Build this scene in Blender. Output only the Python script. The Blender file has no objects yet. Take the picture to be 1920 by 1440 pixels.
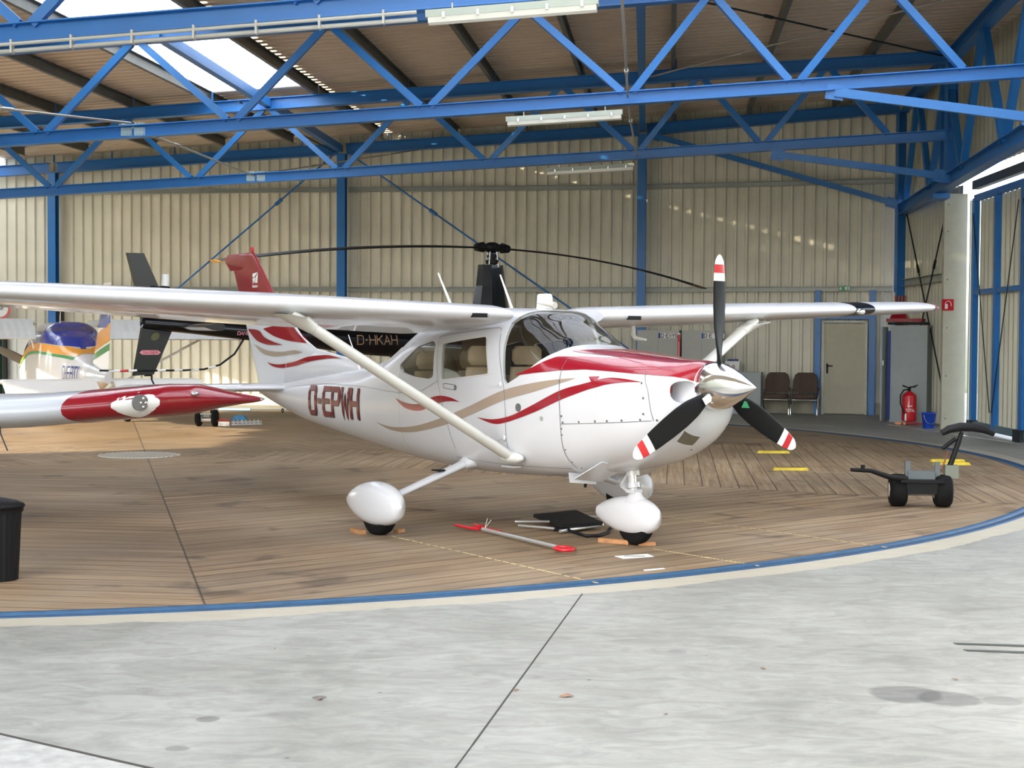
import bpy, bmesh, math, random
from math import sin, cos, pi, radians as R, sqrt, atan2
from mathutils import Vector, Matrix, Euler
random.seed(7)
SC = bpy.context.scene
COL = SC.collection
# ------------------------------------------------------------------ materials
def mat(name, col, rough=.5, metal=0., noise=0., nscale=8., coat=0., emit=None, estr=0., bump=0., bscale=40., alpha=None, spec=.5):
    m = bpy.data.materials.new(name); m.use_nodes = True
    nt = m.node_tree; b = nt.nodes['Principled BSDF']
    c = (col[0], col[1], col[2], 1)
    b.inputs['Base Color'].default_value = c
    b.inputs['Roughness'].default_value = rough
    b.inputs['Metallic'].default_value = metal
    b.inputs['Coat Weight'].default_value = coat
    b.inputs['Coat Roughness'].default_value = .03
    b.inputs['Specular IOR Level'].default_value = spec
    tc = nt.nodes.new('ShaderNodeTexCoord')
    if noise > 0:
        n = nt.nodes.new('ShaderNodeTexNoise'); n.inputs['Scale'].default_value = nscale; n.inputs['Detail'].default_value = 5
        nt.links.new(tc.outputs['Object'], n.inputs['Vector'])
        r = nt.nodes.new('ShaderNodeMapRange'); r.inputs[1].default_value = .3; r.inputs[2].default_value = .7
        r.inputs[3].default_value = 1-noise; r.inputs[4].default_value = 1+noise*.5
        nt.links.new(n.outputs['Fac'], r.inputs[0])
        mx = nt.nodes.new('ShaderNodeVectorMath'); mx.operation = 'SCALE'; mx.inputs[0].default_value = col[:3]
        nt.links.new(r.outputs[0], mx.inputs['Scale']); nt.links.new(mx.outputs[0], b.inputs['Base Color'])
    if bump > 0:
        n2 = nt.nodes.new('ShaderNodeTexNoise'); n2.inputs['Scale'].default_value = bscale
        nt.links.new(tc.outputs['Object'], n2.inputs['Vector'])
        bp = nt.nodes.new('ShaderNodeBump'); bp.inputs['Strength'].default_value = bump; bp.inputs['Distance'].default_value = .01
        nt.links.new(n2.outputs['Fac'], bp.inputs['Height']); nt.links.new(bp.outputs[0], b.inputs['Normal'])
    if emit:
        b.inputs['Emission Color'].default_value = (emit[0], emit[1], emit[2], 1); b.inputs['Emission Strength'].default_value = estr
    return m
def glassmat(name, tint=(.8,.85,.85), gloss=.12):
    m = bpy.data.materials.new(name); m.use_nodes = True; nt = m.node_tree; nt.nodes.clear()
    o = nt.nodes.new('ShaderNodeOutputMaterial'); t = nt.nodes.new('ShaderNodeBsdfTransparent'); t.inputs[0].default_value = (*tint, 1)
    g = nt.nodes.new('ShaderNodeBsdfGlossy'); g.inputs['Roughness'].default_value = .03
    lw_ = nt.nodes.new('ShaderNodeLayerWeight'); pw_ = nt.nodes.new('ShaderNodeMath'); pw_.operation = 'POWER'; pw_.inputs[1].default_value = 4.5; nt.links.new(lw_.outputs['Facing'], pw_.inputs[0]); f = nt.nodes.new('ShaderNodeMath'); f.operation = 'MULTIPLY_ADD'; f.inputs[1].default_value = .85; f.inputs[2].default_value = .05; nt.links.new(pw_.outputs[0], f.inputs[0])
    mx = nt.nodes.new('ShaderNodeMixShader'); nt.links.new(f.outputs[0], mx.inputs[0]); nt.links.new(t.outputs[0], mx.inputs[1]); nt.links.new(g.outputs[0], mx.inputs[2])
    nt.links.new(mx.outputs[0], o.inputs[0]); return m
M = dict(
 blue=mat('steel_blue_paint', (.018,.17,.5), .38, noise=.06, nscale=3),
 galv=mat('galvanised_steel', (.16,.165,.15), .5, .35, noise=.15, nscale=5),
 girt=mat('grey_girt_steel', (.42,.44,.4), .5, .3, noise=.1),
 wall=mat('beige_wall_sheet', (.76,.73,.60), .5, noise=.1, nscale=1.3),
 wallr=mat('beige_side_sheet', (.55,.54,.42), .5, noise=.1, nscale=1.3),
 roof=mat('brown_beige_roof_sheet', (.70,.585,.46), .55, noise=.08, nscale=1.),
 pier=mat('pier_panel_beige', (.5,.49,.38), .55, noise=.06),
 white=mat('white_gloss_paint', (.62,.625,.645), .25, coat=.45, noise=.02, nscale=2),
 wwhite=mat('plain_white', (.85,.85,.83), .4),
 red=mat('dark_red_gloss', (.28,.004,.014), .2, coat=.7),
 redb=mat('bright_red_paint', (.55,.01,.02), .3, coat=.3),
 tan=mat('taupe_gloss', (.36,.28,.21), .25, coat=.5),
 black=mat('black_gloss', (.003,.003,.004), .2, coat=.25, spec=.3),
 matb=mat('matt_black', (.008,.008,.009), .5, spec=.2),
 dark=mat('dark_interior', (.03,.027,.022), .8),
 rubber=mat('black_rubber', (.008,.008,.008), .8, noise=.3, spec=.15),
 chrome=mat('polished_spinner_metal', (.78,.77,.76), .13, 1.),
 steel=mat('bare_steel', (.55,.55,.55), .3, .9),
 alu=mat('aluminium', (.7,.7,.7), .35, .8),
 seam=mat('panel_seam_grey', (.12,.12,.12), .6),
 leather=mat('tan_leather', (.55,.42,.29), .5, noise=.08),
 plwhite=mat('offwhite_trim', (.62,.6,.55), .5),
 rim=mat('blue_rim_paint', (.018,.07,.16), .6, noise=.25, nscale=2),
 yellow=mat('worn_yellow_paint', (.62,.46,.03), .6, noise=.25, nscale=10),
 wood=mat('orange_chock_wood', (.42,.2,.08), .7, noise=.3, nscale=20),
 lockgrey=mat('locker_grey', (.44,.45,.42), .45, noise=.04),
 lockg2=mat('cabinet_grey', (.33,.37,.37), .45, noise=.05),
 doorp=mat('door_beige', (.47,.44,.33), .5, noise=.04),
 chair=mat('brown_fabric', (.10,.065,.05), .85, noise=.2, nscale=30),
 bucket=mat('blue_plastic', (.01,.06,.45), .35),
 green=mat('sign_green', (.02,.3,.12), .4),
 sigblue=mat('marking_blue', (.01,.035,.22), .4),
 yel=mat('orange_yellow_stripe', (.75,.32,.02), .3, coat=.4),
 grn=mat('green_stripe', (.01,.25,.04), .3, coat=.4),
 royal=mat('royal_blue_gloss', (.01,.03,.30), .2, coat=.6),
 conc=mat('kerb_concrete', (.45,.42,.33), .8, noise=.2, nscale=6, bump=.3),
 glass=glassmat('clear_glazing', (.75,.76,.72)),
 greenglass=mat('green_tinted_panel', (.06,.16,.1), .2),
 lamp=mat('lamp_diffuser', (.75,.75,.68), .3),
 lampbody=mat('lamp_housing', (.38,.42,.36), .5),
 amber=mat('amber_tip', (.7,.3,.02), .5),
 gold=mat('gold_lettering', (.25,.14,.07), .5),
 pink=mat('pink_marking', (.75,.3,.33), .5),
 cable=mat('wire_rope', (.5,.5,.46), .4, .7),
 dkwire=mat('dark_wire', (.03,.04,.045), .5, .5),
 cover=mat('grey_brown_cover', (.05,.045,.035), .7, noise=.2),
 grate=mat('grate_metal', (.75,.72,.64), .5, .1, noise=.1),
 paper=mat('white_paper', (.8,.8,.78), .7),
)
# ------------------------------------------------------------------ mesh builder
class MB:
    def __init__(s): s.v = []; s.f = []; s.sm = []
    def add(s, vs, fs, smooth=False):
        o = len(s.v); s.v += [tuple(p) for p in vs]
        for f in fs: s.f.append(tuple(i+o for i in f)); s.sm.append(smooth)
        return s
    def box(s, c, d, rz=0., m=None):
        hx, hy, hz = d[0]/2, d[1]/2, d[2]/2; ca, sa = cos(rz), sin(rz); vs = []
        for x, y, z in ((-hx,-hy,-hz),(hx,-hy,-hz),(hx,hy,-hz),(-hx,hy,-hz),(-hx,-hy,hz),(hx,-hy,hz),(hx,hy,hz),(-hx,hy,hz)):
            p = Vector((x*ca-y*sa, x*sa+y*ca, z))
            if m: p = m @ Vector((x, y, z))
            vs.append((p[0]+c[0], p[1]+c[1], p[2]+c[2]))
        return s.add(vs, [(0,3,2,1),(4,5,6,7),(0,1,5,4),(1,2,6,5),(2,3,7,6),(3,0,4,7)])
    def frame(s, p, q, up=(0,0,1)):
        p = Vector(p); q = Vector(q); d = (q-p).normalized(); up = Vector(up)
        if abs(d.dot(up)) > .99: up = Vector((0,1,0))
        x = d.cross(up).normalized(); y = x.cross(d).normalized(); return p, q, d, x, y
    def prof(s, p, q, pts, up=(0,0,1), smooth=False, caps=True):
        p, q, d, x, y = s.frame(p, q, up); n = len(pts)
        vs = [p+x*a+y*b for a, b in pts]+[q+x*a+y*b for a, b in pts]
        fs = [(i, (i+1) % n, n+(i+1) % n, n+i) for i in range(n)]
        s.add(vs, fs, smooth)
        if caps: s.add(vs[:n], [tuple(range(n))[::-1]]); s.add(vs[n:], [tuple(range(n))])
        return s
    def beam(s, p, q, w, h, up=(0,0,1)): return s.prof(p, q, [(-w/2,-h/2),(w/2,-h/2),(w/2,h/2),(-w/2,h/2)], up)
    def ibeam(s, p, q, w, h, tf=.014, tw=.01, up=(0,0,1)):
        a, b = w/2, h/2; t = tw/2
        return s.prof(p, q, [(-a,-b),(a,-b),(a,-b+tf),(t,-b+tf),(t,b-tf),(a,b-tf),(a,b),(-a,b),(-a,b-tf),(-t,b-tf),(-t,-b+tf),(-a,-b+tf)], up)
    def cbeam(s, p, q, w, h, t=.008, up=(0,0,1)):
        a, b = w/2, h/2
        return s.prof(p, q, [(-a,-b),(a,-b),(a,-b+t),(-a+t,-b+t),(-a+t,b-t),(a,b-t),(a,b),(-a,b)], up)
    def cyl(s, p, q, r, r2=None, n=16, smooth=True, up=(0,0,1)):
        r2 = r if r2 is None else r2
        p, q, d, x, y = s.frame(p, q, up)
        vs = [p+x*r*cos(2*pi*i/n)+y*r*sin(2*pi*i/n) for i in range(n)]+[q+x*r2*cos(2*pi*i/n)+y*r2*sin(2*pi*i/n) for i in range(n)]
        s.add(vs, [(i, (i+1) % n, n+(i+1) % n, n+i) for i in range(n)], smooth)
        s.add(vs[:n], [tuple(range(n))[::-1]]); s.add(vs[n:], [tuple(range(n))]); return s
    def tube(s, pts, r, n=8, smooth=True, closed=False):
        P = [Vector(p) for p in pts]; k = len(P); vs = []; 
        rr = r if isinstance(r, (list, tuple)) else [r]*k
        px = None
        for i in range(k):
            a = P[(i-1) % k] if (closed or i > 0) else P[i]; b = P[(i+1) % k] if (closed or i < k-1) else P[i]
            d = (b-a).normalized()
            if px is None:
                up = Vector((0,0,1)) if abs(d.z) < .95 else Vector((0,1,0)); x = d.cross(up).normalized()
            else: x = (px-d*px.dot(d)).normalized()
            px = x; y = d.cross(x)
            vs += [P[i]+x*rr[i]*cos(2*pi*j/n)+y*rr[i]*sin(2*pi*j/n) for j in range(n)]
        fs = []
        for i in range(k if closed else k-1):
            i2 = (i+1) % k
            fs += [(i*n+j, i*n+(j+1) % n, i2*n+(j+1) % n, i2*n+j) for j in range(n)]
        s.add(vs, fs, smooth)
        if not closed: s.add(vs[:n], [tuple(range(n))[::-1]]); s.add(vs[-n:], [tuple(range(n))])
        return s
    def loft(s, rings, caps=True, closed=True, smooth=True):
        n = len(rings[0]); vs = [p for r in rings for p in r]; fs = []
        for i in range(len(rings)-1):
            for j in range(n if closed else n-1):
                fs.append((i*n+j, i*n+(j+1) % n, (i+1)*n+(j+1) % n, (i+1)*n+j))
        s.add(vs, fs, smooth)
        if caps and closed: s.add(rings[0], [tuple(range(n))[::-1]]); s.add(rings[-1], [tuple(range(n))])
        return s
    def lathe(s, p, q, prof, n=24, smooth=True, up=(0,0,1)):
        p, q, d, x, y = s.frame(p, q, up); L = (q-p).length
        rings = [[p+d*L*t+x*r*cos(2*pi*j/n)+y*r*sin(2*pi*j/n) for j in range(n)] for t, r in prof]
        return s.loft(rings, True, True, smooth)
    def ball(s, c, r, n=14):
        rx = r if isinstance(r, (tuple, list)) else (r, r, r)
        rings = []
        for i in range(n//2+1):
            a = pi*i/(n//2); ra = max(sin(a), .001)
            rings.append([(c[0]+rx[0]*ra*cos(2*pi*j/n), c[1]+rx[1]*ra*sin(2*pi*j/n), c[2]-rx[2]*cos(a)) for j in range(n)])
        return s.loft(rings)
    def poly(s, pts): return s.add(pts, [tuple(range(len(pts)))])
    def slab(s, pts, d):
        "polygon with thickness along vector d"
        n = len(pts); d = Vector(d); a = [Vector(p) for p in pts]; b = [p+d for p in a]
        s.add(a+b, [(i, (i+1) % n, n+(i+1) % n, n+i) for i in range(n)]); s.add(a, [tuple(range(n))[::-1]]); s.add(b, [tuple(range(n))]); return s
    def xf(s, m):
        s.v = [tuple(m @ Vector(p)) for p in s.v]; return s
    def build(s, name, m, parent=None, fix=True):
        me = bpy.data.meshes.new(name); me.from_pydata(s.v, [], s.f)
        for i, p in enumerate(me.polygons): p.use_smooth = s.sm[i]
        if fix:
            bm = bmesh.new(); bm.from_mesh(me); bmesh.ops.recalc_face_normals(bm, faces=bm.faces); bm.to_mesh(me); bm.free()
        me.materials.append(m if not isinstance(m, str) else M[m])
        o = bpy.data.objects.new(name, me); COL.objects.link(o)
        if parent: o.parent = parent
        return o
def tag(o, label=None, cat=None, group=None, kind=None):
    if label: o['label'] = label
    if cat: o['category'] = cat
    if group: o['group'] = group
    if kind: o['kind'] = kind
    return o
def empty(name, label, cat, loc=(0,0,0), rz=0., group=None):
    o = bpy.data.objects.new(name, None); COL.objects.link(o); o.location = loc; o.rotation_euler = (0,0,rz); o.empty_display_size = .1
    return tag(o, label, cat, group)
def struct(o): o['kind'] = 'structure'; return o
def recentre(o):
    "move a top-level mesh's origin to its base centre"
    me = o.data; xs = [v.co for v in me.vertices]
    c = Vector(((min(v.x for v in xs)+max(v.x for v in xs))/2, (min(v.y for v in xs)+max(v.y for v in xs))/2, min(v.z for v in xs)))
    me.transform(Matrix.Translation(-c)); o.location = c; return o
def copy_tree(o, parent=None):
    c = o.copy(); COL.objects.link(c)
    if parent: c.parent = parent
    for ch in list(o.children): copy_tree(ch, c)
    return c
# simple stroke lettering: each glyph is polylines on a 0..1 x 0..1 box
GL = {
'D':[[(0,0),(0,1),(.8,1),(1,.88),(1,.12),(.8,0),(0,0)]], '-':[[(.3,.5),(.72,.5)]], 'E':[[(1,1),(0,1),(0,0),(1,0)],[(0,.52),(.8,.52)]],
'P':[[(0,0),(0,1),(.8,1),(1,.88),(1,.6),(.8,.46),(0,.46)]], 'W':[[(0,1),(.22,0),(.5,.75),(.78,0),(1,1)]], 'H':[[(0,0),(0,1)],[(1,0),(1,1)],[(0,.5),(1,.5)]],
'B':[[(0,0),(0,1),(.75,1),(.95,.85),(.95,.65),(.75,.52),(0,.52)],[(.75,.52),(1,.38),(1,.12),(.8,0),(0,0)]], 'T':[[(0,1),(1,1)],[(.5,1),(.5,0)]], 'L':[[(0,1),(0,0),(1,0)]],
'K':[[(0,0),(0,1)],[(1,1),(.05,.45)],[(.3,.6),(1,0)]], 'A':[[(0,0),(.5,1),(1,0)],[(.2,.35),(.8,.35)]], 'R':[[(0,0),(0,1),(.8,1),(1,.85),(1,.62),(.8,.48),(0,.48)],[(.5,.48),(1,0)]],
'Y':[[(0,1),(.5,.5),(1,1)],[(.5,.5),(.5,0)]], 'V':[[(0,1),(.5,0),(1,1)]], 'S':[[(1,.85),(.75,1),(.2,1),(0,.85),(0,.62),(.2,.52),(.8,.48),(1,.36),(1,.15),(.8,0),(.2,0),(0,.15)]],
'N':[[(0,0),(0,1),(1,0),(1,1)]], 'G':[[(1,.8),(.8,1),(.2,1),(0,.8),(0,.2),(.2,0),(.8,0),(1,.2),(1,.45),(.55,.45)]], '9':[[(1,.6),(.8,.45),(.2,.45),(0,.6),(0,.85),(.2,1),(.8,1),(1,.85),(1,.2),(.8,0),(.2,0)]],
'0':[[(0,.2),(0,.8),(.2,1),(.8,1),(1,.8),(1,.2),(.8,0),(.2,0),(0,.2)]], 'C':[[(1,.8),(.8,1),(.2,1),(0,.8),(0,.2),(.2,0),(.8,0),(1,.2)]], 'n':[[(0,0),(0,.6),(.8,.6),(1,.45),(1,0)]], 'a':[[(0,.6),(.8,.6),(1,.5),(1,0),(.2,0),(0,.1),(0,.25),(.2,.35),(1,.35)]],
'e':[[(0,.32),(1,.32),(1,.5),(.8,.62),(.2,.62),(0,.5),(0,.12),(.2,0),(.9,0)]], 's':[[(1,.6),(.1,.6),(0,.5),(.1,.35),(.9,.28),(1,.15),(.9,0),(0,0)]], 'I':[[(.5,0),(.5,1)]], 'O':[[(0,.2),(0,.8),(.2,1),(.8,1),(1,.8),(1,.2),(.8,0),(.2,0),(0,.2)]], 'U':[[(0,1),(0,.2),(.2,0),(.8,0),(1,.2),(1,1)]], 'F':[[(0,0),(0,1),(1,1)],[(0,.52),(.8,.52)]],'M':[[(0,0),(0,1),(.5,.4),(1,1),(1,0)]],' ':[],
}
def lettering(mb, text, fn, w, h, gap, st, sub=3, slant=0., d=None):
    """text strokes; fn(x,y)->3D surface point; w,h glyph size, st stroke width; mitred quads"""
    x0 = 0.
    for ch in text:
        gw = w*(.55 if ch in '-I' else 1)
        for pl in GL.get(ch, []):
            pts = [Vector((x0+a*gw+slant*b*h, b*h)) for a, b in pl]
            closed = (pts[0]-pts[-1]).length < 1e-6
            if closed: pts = pts[:-1]
            n = len(pts); L = []; Rr = []
            for i in range(n):
                pv = pts[i-1] if (i > 0 or closed) else None; nx = pts[(i+1) % n] if (i < n-1 or closed) else None
                d1 = (pts[i]-pv).normalized() if pv is not None else None; d2 = (nx-pts[i]).normalized() if nx is not None else None
                if d1 is None: d1 = d2; 
                if d2 is None: d2 = d1
                n1 = Vector((-d1.y, d1.x)); n2 = Vector((-d2.y, d2.x)); m = (n1+n2)
                m = m.normalized() if m.length > 1e-3 else n1
                k = st/2/max(m.dot(n1), .55)
                p = pts[i].copy()
                if pv is None: p = p-d2*st/2*(0.98 if not closed else 0)
                if nx is None: p = p+d1*st/2*.98
                L.append(p+m*k); Rr.append(p-m*k)
            for i in range(n if closed else n-1):
                j = (i+1) % n
                for q in range(sub):
                    a, b = q/sub, (q+1)/sub
                    quad = [L[i].lerp(L[j], a), Rr[i].lerp(Rr[j], a), Rr[i].lerp(Rr[j], b), L[i].lerp(L[j], b)]
                    mb.add([fn(p.x, p.y) for p in quad], [(0,1,2,3)])
        x0 += gw+gap
    return x0-gap
# ------------------------------------------------------------------ camera
CAMH = 1.69
cam = bpy.data.cameras.new('camera'); camo = bpy.data.objects.new('camera', cam); COL.objects.link(camo)
camo.location = (0,0,CAMH)
camo.rotation_euler = (Matrix.Rotation(pi/2-.033, 3, 'X') @ Matrix.Rotation(.006, 3, 'Z')).to_euler()
cam.sensor_width = 36; cam.lens = 2700/1920*36; cam.clip_end = 300; cam.clip_start = .1
SC.camera = camo
# ------------------------------------------------------------------ floor
CX, CY, RR = -5.2, 20.42, 12.13
def floor_mat():
    m = bpy.data.materials.new('concrete_floor'); m.use_nodes = True; nt = m.node_tree; b = nt.nodes['Principled BSDF']; N = nt.nodes.new; Lk = nt.links.new
    tc = N('ShaderNodeTexCoord')
    def noise(sc, det=6, st=(1,1,1), rough=.6, dist=0.):
        mp = N('ShaderNodeMapping'); mp.inputs['Scale'].default_value = st; Lk(tc.outputs['Object'], mp.inputs['Vector'])
        n = N('ShaderNodeTexNoise'); n.inputs['Scale'].default_value = sc; n.inputs['Detail'].default_value = det; n.inputs['Roughness'].default_value = rough; n.inputs['Distortion'].default_value = dist
        Lk(mp.outputs[0], n.inputs['Vector']); return n.outputs['Fac']
    r1 = N('ShaderNodeValToRGB'); Lk(noise(.5, 8, dist=.6), r1.inputs[0])
    e = r1.color_ramp.elements; e[0].position = .3; e[0].color = (.225,.225,.20,1); e[1].position = .7; e[1].color = (.35,.35,.325,1)
    r2 = N('ShaderNodeValToRGB'); Lk(noise(3.2, 8, (1,2.2,1), .7, 1.2), r2.inputs[0])
    e = r2.color_ramp.elements; e[0].position = .25; e[0].color = (.62,.62,.61,1); e[1].position = .62; e[1].color = (1.08,1.08,1.08,1)
    mx = N('ShaderNodeMix'); mx.data_type = 'RGBA'; mx.blend_type = 'MULTIPLY'; mx.inputs[0].default_value = 1
    Lk(r1.outputs[0], mx.inputs[6]); Lk(r2.outputs[0], mx.inputs[7])
    # speckles and droppings
    v = N('ShaderNodeTexVoronoi'); v.inputs['Scale'].default_value = 2.2; v.inputs['Randomness'].default_value = 1; Lk(tc.outputs['Object'], v.inputs['Vector'])
    r3 = N('ShaderNodeMapRange'); r3.inputs[1].default_value = .02; r3.inputs[2].default_value = .035; r3.inputs[3].default_value = .45; r3.inputs[4].default_value = 1; Lk(v.outputs['Distance'], r3.inputs[0])
    sp = N('ShaderNodeVectorMath'); sp.operation = 'SCALE'; Lk(mx.outputs[2], sp.inputs[0]); Lk(r3.outputs[0], sp.inputs['Scale'])
    # tan border ring round the turntable
    sx = N('ShaderNodeSeparateXYZ'); Lk(tc.outputs['Object'], sx.inputs[0])
    def mth(op, a, bb=None):
        n = N('ShaderNodeMath'); n.operation = op
        for i, q in enumerate((a, bb)):
            if q is None: continue
            if isinstance(q, (int, float)): n.inputs[i].default_value = q
            else: Lk(q, n.inputs[i])
        return n.outputs[0]
    dx = mth('SUBTRACT', sx.outputs[0], CX); dy = mth('SUBTRACT', sx.outputs[1], CY)
    rad = mth('SQRT', mth('ADD', mth('MULTIPLY', dx, dx), mth('MULTIPLY', dy, dy)))
    rad = mth('ADD', rad, mth('MULTIPLY', mth('SUBTRACT', noise(1.5, 6), .5), .25))
    ring = mth('LESS_THAN', rad, RR+.27)
    m2 = N('ShaderNodeMix'); m2.data_type = 'RGBA'; m2.blend_type = 'MIX'; Lk(mth('MULTIPLY', ring, .5), m2.inputs[0]); Lk(sp.outputs[0], m2.inputs[6]); m2.inputs[7].default_value = (.55,.49,.36,1)
    # damp stains
    out = m2.outputs[2]
    for (px, py, rx, ry, k) in ((1.88,6.80,.17,.17,.6),(2.06,6.72,.15,.14,.62),(2.30,6.69,.09,.09,.75),(-.89,6.67,.035,.04,.5),(-1.33,6.28,.05,.05,.6),(-1.36,5.83,.05,.04,.65),(.9,7.7,.05,.05,.8)):
        q = mth('ADD', mth('POWER', mth('DIVIDE', mth('SUBTRACT', sx.outputs[0], px), rx), 2), mth('POWER', mth('DIVIDE', mth('SUBTRACT', sx.outputs[1], py), ry), 2))
        q = mth('ADD', q, mth('MULTIPLY', mth('SUBTRACT', noise(6., 4), .5), 1.2))
        r = N('ShaderNodeMapRange'); r.inputs[1].default_value = .8; r.inputs[2].default_value = 1.15; r.inputs[3].default_value = k; r.inputs[4].default_value = 1; Lk(q, r.inputs[0])
        s = N('ShaderNodeVectorMath'); s.operation = 'SCALE'; Lk(out, s.inputs[0]); Lk(r.outputs[0], s.inputs['Scale']); out = s.outputs[0]
    Lk(out, b.inputs['Base Color'])
    b.inputs['Roughness'].default_value = .55
    bp = N('ShaderNodeBump'); bp.inputs['Strength'].default_value = .15; bp.inputs['Distance'].default_value = .004; Lk(noise(60, 3), bp.inputs['Height']); Lk(bp.outputs[0], b.inputs['Normal'])
    return m
def plank_mat():
    m = bpy.data.materials.new('turntable_planks'); m.use_nodes = True; nt = m.node_tree; b = nt.nodes['Principled BSDF']; N = nt.nodes.new; Lk = nt.links.new
    tc = N('ShaderNodeTexCoord'); sx = N('ShaderNodeSeparateXYZ'); Lk(tc.outputs['Object'], sx.inputs[0])
    def mth(op, a, bb=None, cc=None):
        n = N('ShaderNodeMath'); n.operation = op
        for i, q in enumerate((a, bb, cc)):
            if q is None: continue
            if isinstance(q, (int, float)): n.inputs[i].default_value = q
            else: Lk(q, n.inputs[i])
        return n.outputs[0]
    x, y = sx.outputs[0], sx.outputs[1]
    ang = mth('ARCTAN2', y, x); rad = mth('SQRT', mth('ADD', mth('MULTIPLY', x, x), mth('MULTIPLY', y, y)))
    sec = pi/4; off = R(16)
    k = mth('FLOOR', mth('DIVIDE', mth('SUBTRACT', ang, off), sec))
    mid = mth('ADD', mth('MULTIPLY', mth('ADD', k, .5), sec), off)
    da = mth('SUBTRACT', ang, mid)
    r = mth('MULTIPLY', rad, mth('COSINE', da)); t = mth('MULTIPLY', rad, mth('SINE', da))
    pw = .205
    rr = mth('DIVIDE', r, pw); idx = mth('FLOOR', rr); fr = mth('FRACT', rr)
    edge = mth('MINIMUM', fr, mth('SUBTRACT', 1, fr))
    gap = N('ShaderNodeMapRange'); gap.inputs[1].default_value = .012; gap.inputs[2].default_value = .05; gap.inputs[3].default_value = .33; gap.inputs[4].default_value = 1; Lk(edge, gap.inputs[0])
    # sector joints
    sj = mth('MULTIPLY', rad, mth('SINE', mth('SUBTRACT', sec/2, mth('ABSOLUTE', da))))
    g2 = N('ShaderNodeMapRange'); g2.inputs[1].default_value = .004; g2.inputs[2].default_value = .012; g2.inputs[3].default_value = .3; g2.inputs[4].default_value = 1; Lk(sj, g2.inputs[0])
    # end joints
    wn = N('ShaderNodeTexWhiteNoise'); wn.noise_dimensions = '2D'; cv = N('ShaderNodeCombineXYZ'); Lk(idx, cv.inputs[0]); Lk(k, cv.inputs[1]); Lk(cv.outputs[0], wn.inputs['Vector'])
    # grain
    cg = N('ShaderNodeCombineXYZ'); Lk(mth('MULTIPLY', t, .35), cg.inputs[0]); Lk(mth('MULTIPLY', r, 9.), cg.inputs[1]); Lk(mth('ADD', wn.outputs[0], mth('MULTIPLY', k, 3.7)), cg.inputs[2])
    n1 = N('ShaderNodeTexNoise'); n1.inputs['Scale'].default_value = 2.2; n1.inputs['Detail'].default_value = 8; n1.inputs['Roughness'].default_value = .65; n1.inputs['Distortion'].default_value = .7; Lk(cg.outputs[0], n1.inputs['Vector'])
    cr = N('ShaderNodeValToRGB'); Lk(n1.outputs['Fac'], cr.inputs[0]); e = cr.color_ramp.elements
    e[0].position = .28; e[0].color = (.125,.075,.038,1); e[1].position = .72; e[1].color = (.375,.27,.165,1)
    e2 = cr.color_ramp.elements.new(.5); e2.color = (.24,.16,.09,1)
    n2 = N('ShaderNodeTexNoise'); n2.inputs['Scale'].default_value = .35; n2.inputs['Detail'].default_value = 6; Lk(tc.outputs['Object'], n2.inputs['Vector'])
    r2 = N('ShaderNodeMapRange'); r2.inputs[1].default_value = .3; r2.inputs[2].default_value = .7; r2.inputs[3].default_value = .7; r2.inputs[4].default_value = 1.25; Lk(n2.outputs['Fac'], r2.inputs[0])
    wv = N('ShaderNodeMapRange'); wv.inputs[3].default_value = .88; wv.inputs[4].default_value = 1.1; Lk(wn.outputs[0], wv.inputs[0])
    # worn greyish patches
    n3 = N('ShaderNodeTexNoise'); n3.inputs['Scale'].default_value = .8; n3.inputs['Detail'].default_value = 7; n3.inputs['Distortion'].default_value = 1.; Lk(tc.outputs['Object'], n3.inputs['Vector'])
    r3 = N('ShaderNodeMapRange'); r3.inputs[1].default_value = .45; r3.inputs[2].default_value = .75; r3.inputs[3].default_value = 0; r3.inputs[4].default_value = .5; Lk(n3.outputs['Fac'], r3.inputs[0])
    mg = N('ShaderNodeMix'); mg.data_type = 'RGBA'; Lk(r3.outputs[0], mg.inputs[0]); Lk(cr.outputs[0], mg.inputs[6]); mg.inputs[7].default_value = (.3,.24,.165,1)
    # oil stains
    n4 = N('ShaderNodeTexNoise'); n4.inputs['Scale'].default_value = 1.7; n4.inputs['Detail'].default_value = 5; n4.inputs['Distortion'].default_value = .5; Lk(tc.outputs['Object'], n4.inputs['Vector'])
    r4 = N('ShaderNodeMapRange'); r4.inputs[1].default_value = .60; r4.inputs[2].default_value = .68; r4.inputs[3].default_value = 1; r4.inputs[4].default_value = .55; Lk(n4.outputs['Fac'], r4.inputs[0])
    f = mth('MULTIPLY', mth('MULTIPLY', gap.outputs[0], g2.outputs[0]), mth('MULTIPLY', mth('MULTIPLY', r2.outputs[0], wv.outputs[0]), r4.outputs[0]))
    s = N('ShaderNodeVectorMath'); s.operation = 'SCALE'; Lk(mg.outputs[2], s.inputs[0]); Lk(f, s.inputs['Scale'])
    Lk(s.outputs[0], b.inputs['Base Color']); b.inputs['Roughness'].default_value = .6
    bp = N('ShaderNodeBump'); bp.inputs['Strength'].default_value = .5; bp.inputs['Distance'].default_value = .01
    hh = mth('ADD', mth('MULTIPLY', gap.outputs[0], 1), mth('MULTIPLY', n1.outputs['Fac'], .3)); Lk(hh, bp.inputs['Height']); Lk(bp.outputs[0], b.inputs['Normal'])
    return m
def disc_ring(r0, r1, z0, z1, n=256):
    mb = MB(); rings = []
    for i in range(n+1):
        a = 2*pi*i/n; c, s = cos(a), sin(a)
        rings.append([(CX+r0*c, CY+r0*s, z0), (CX+r0*c, CY+r0*s, z1), (CX+r1*c, CY+r1*s, z1), (CX+r1*c, CY+r1*s, z0)])
    mb.loft(rings, caps=False); return mb
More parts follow.
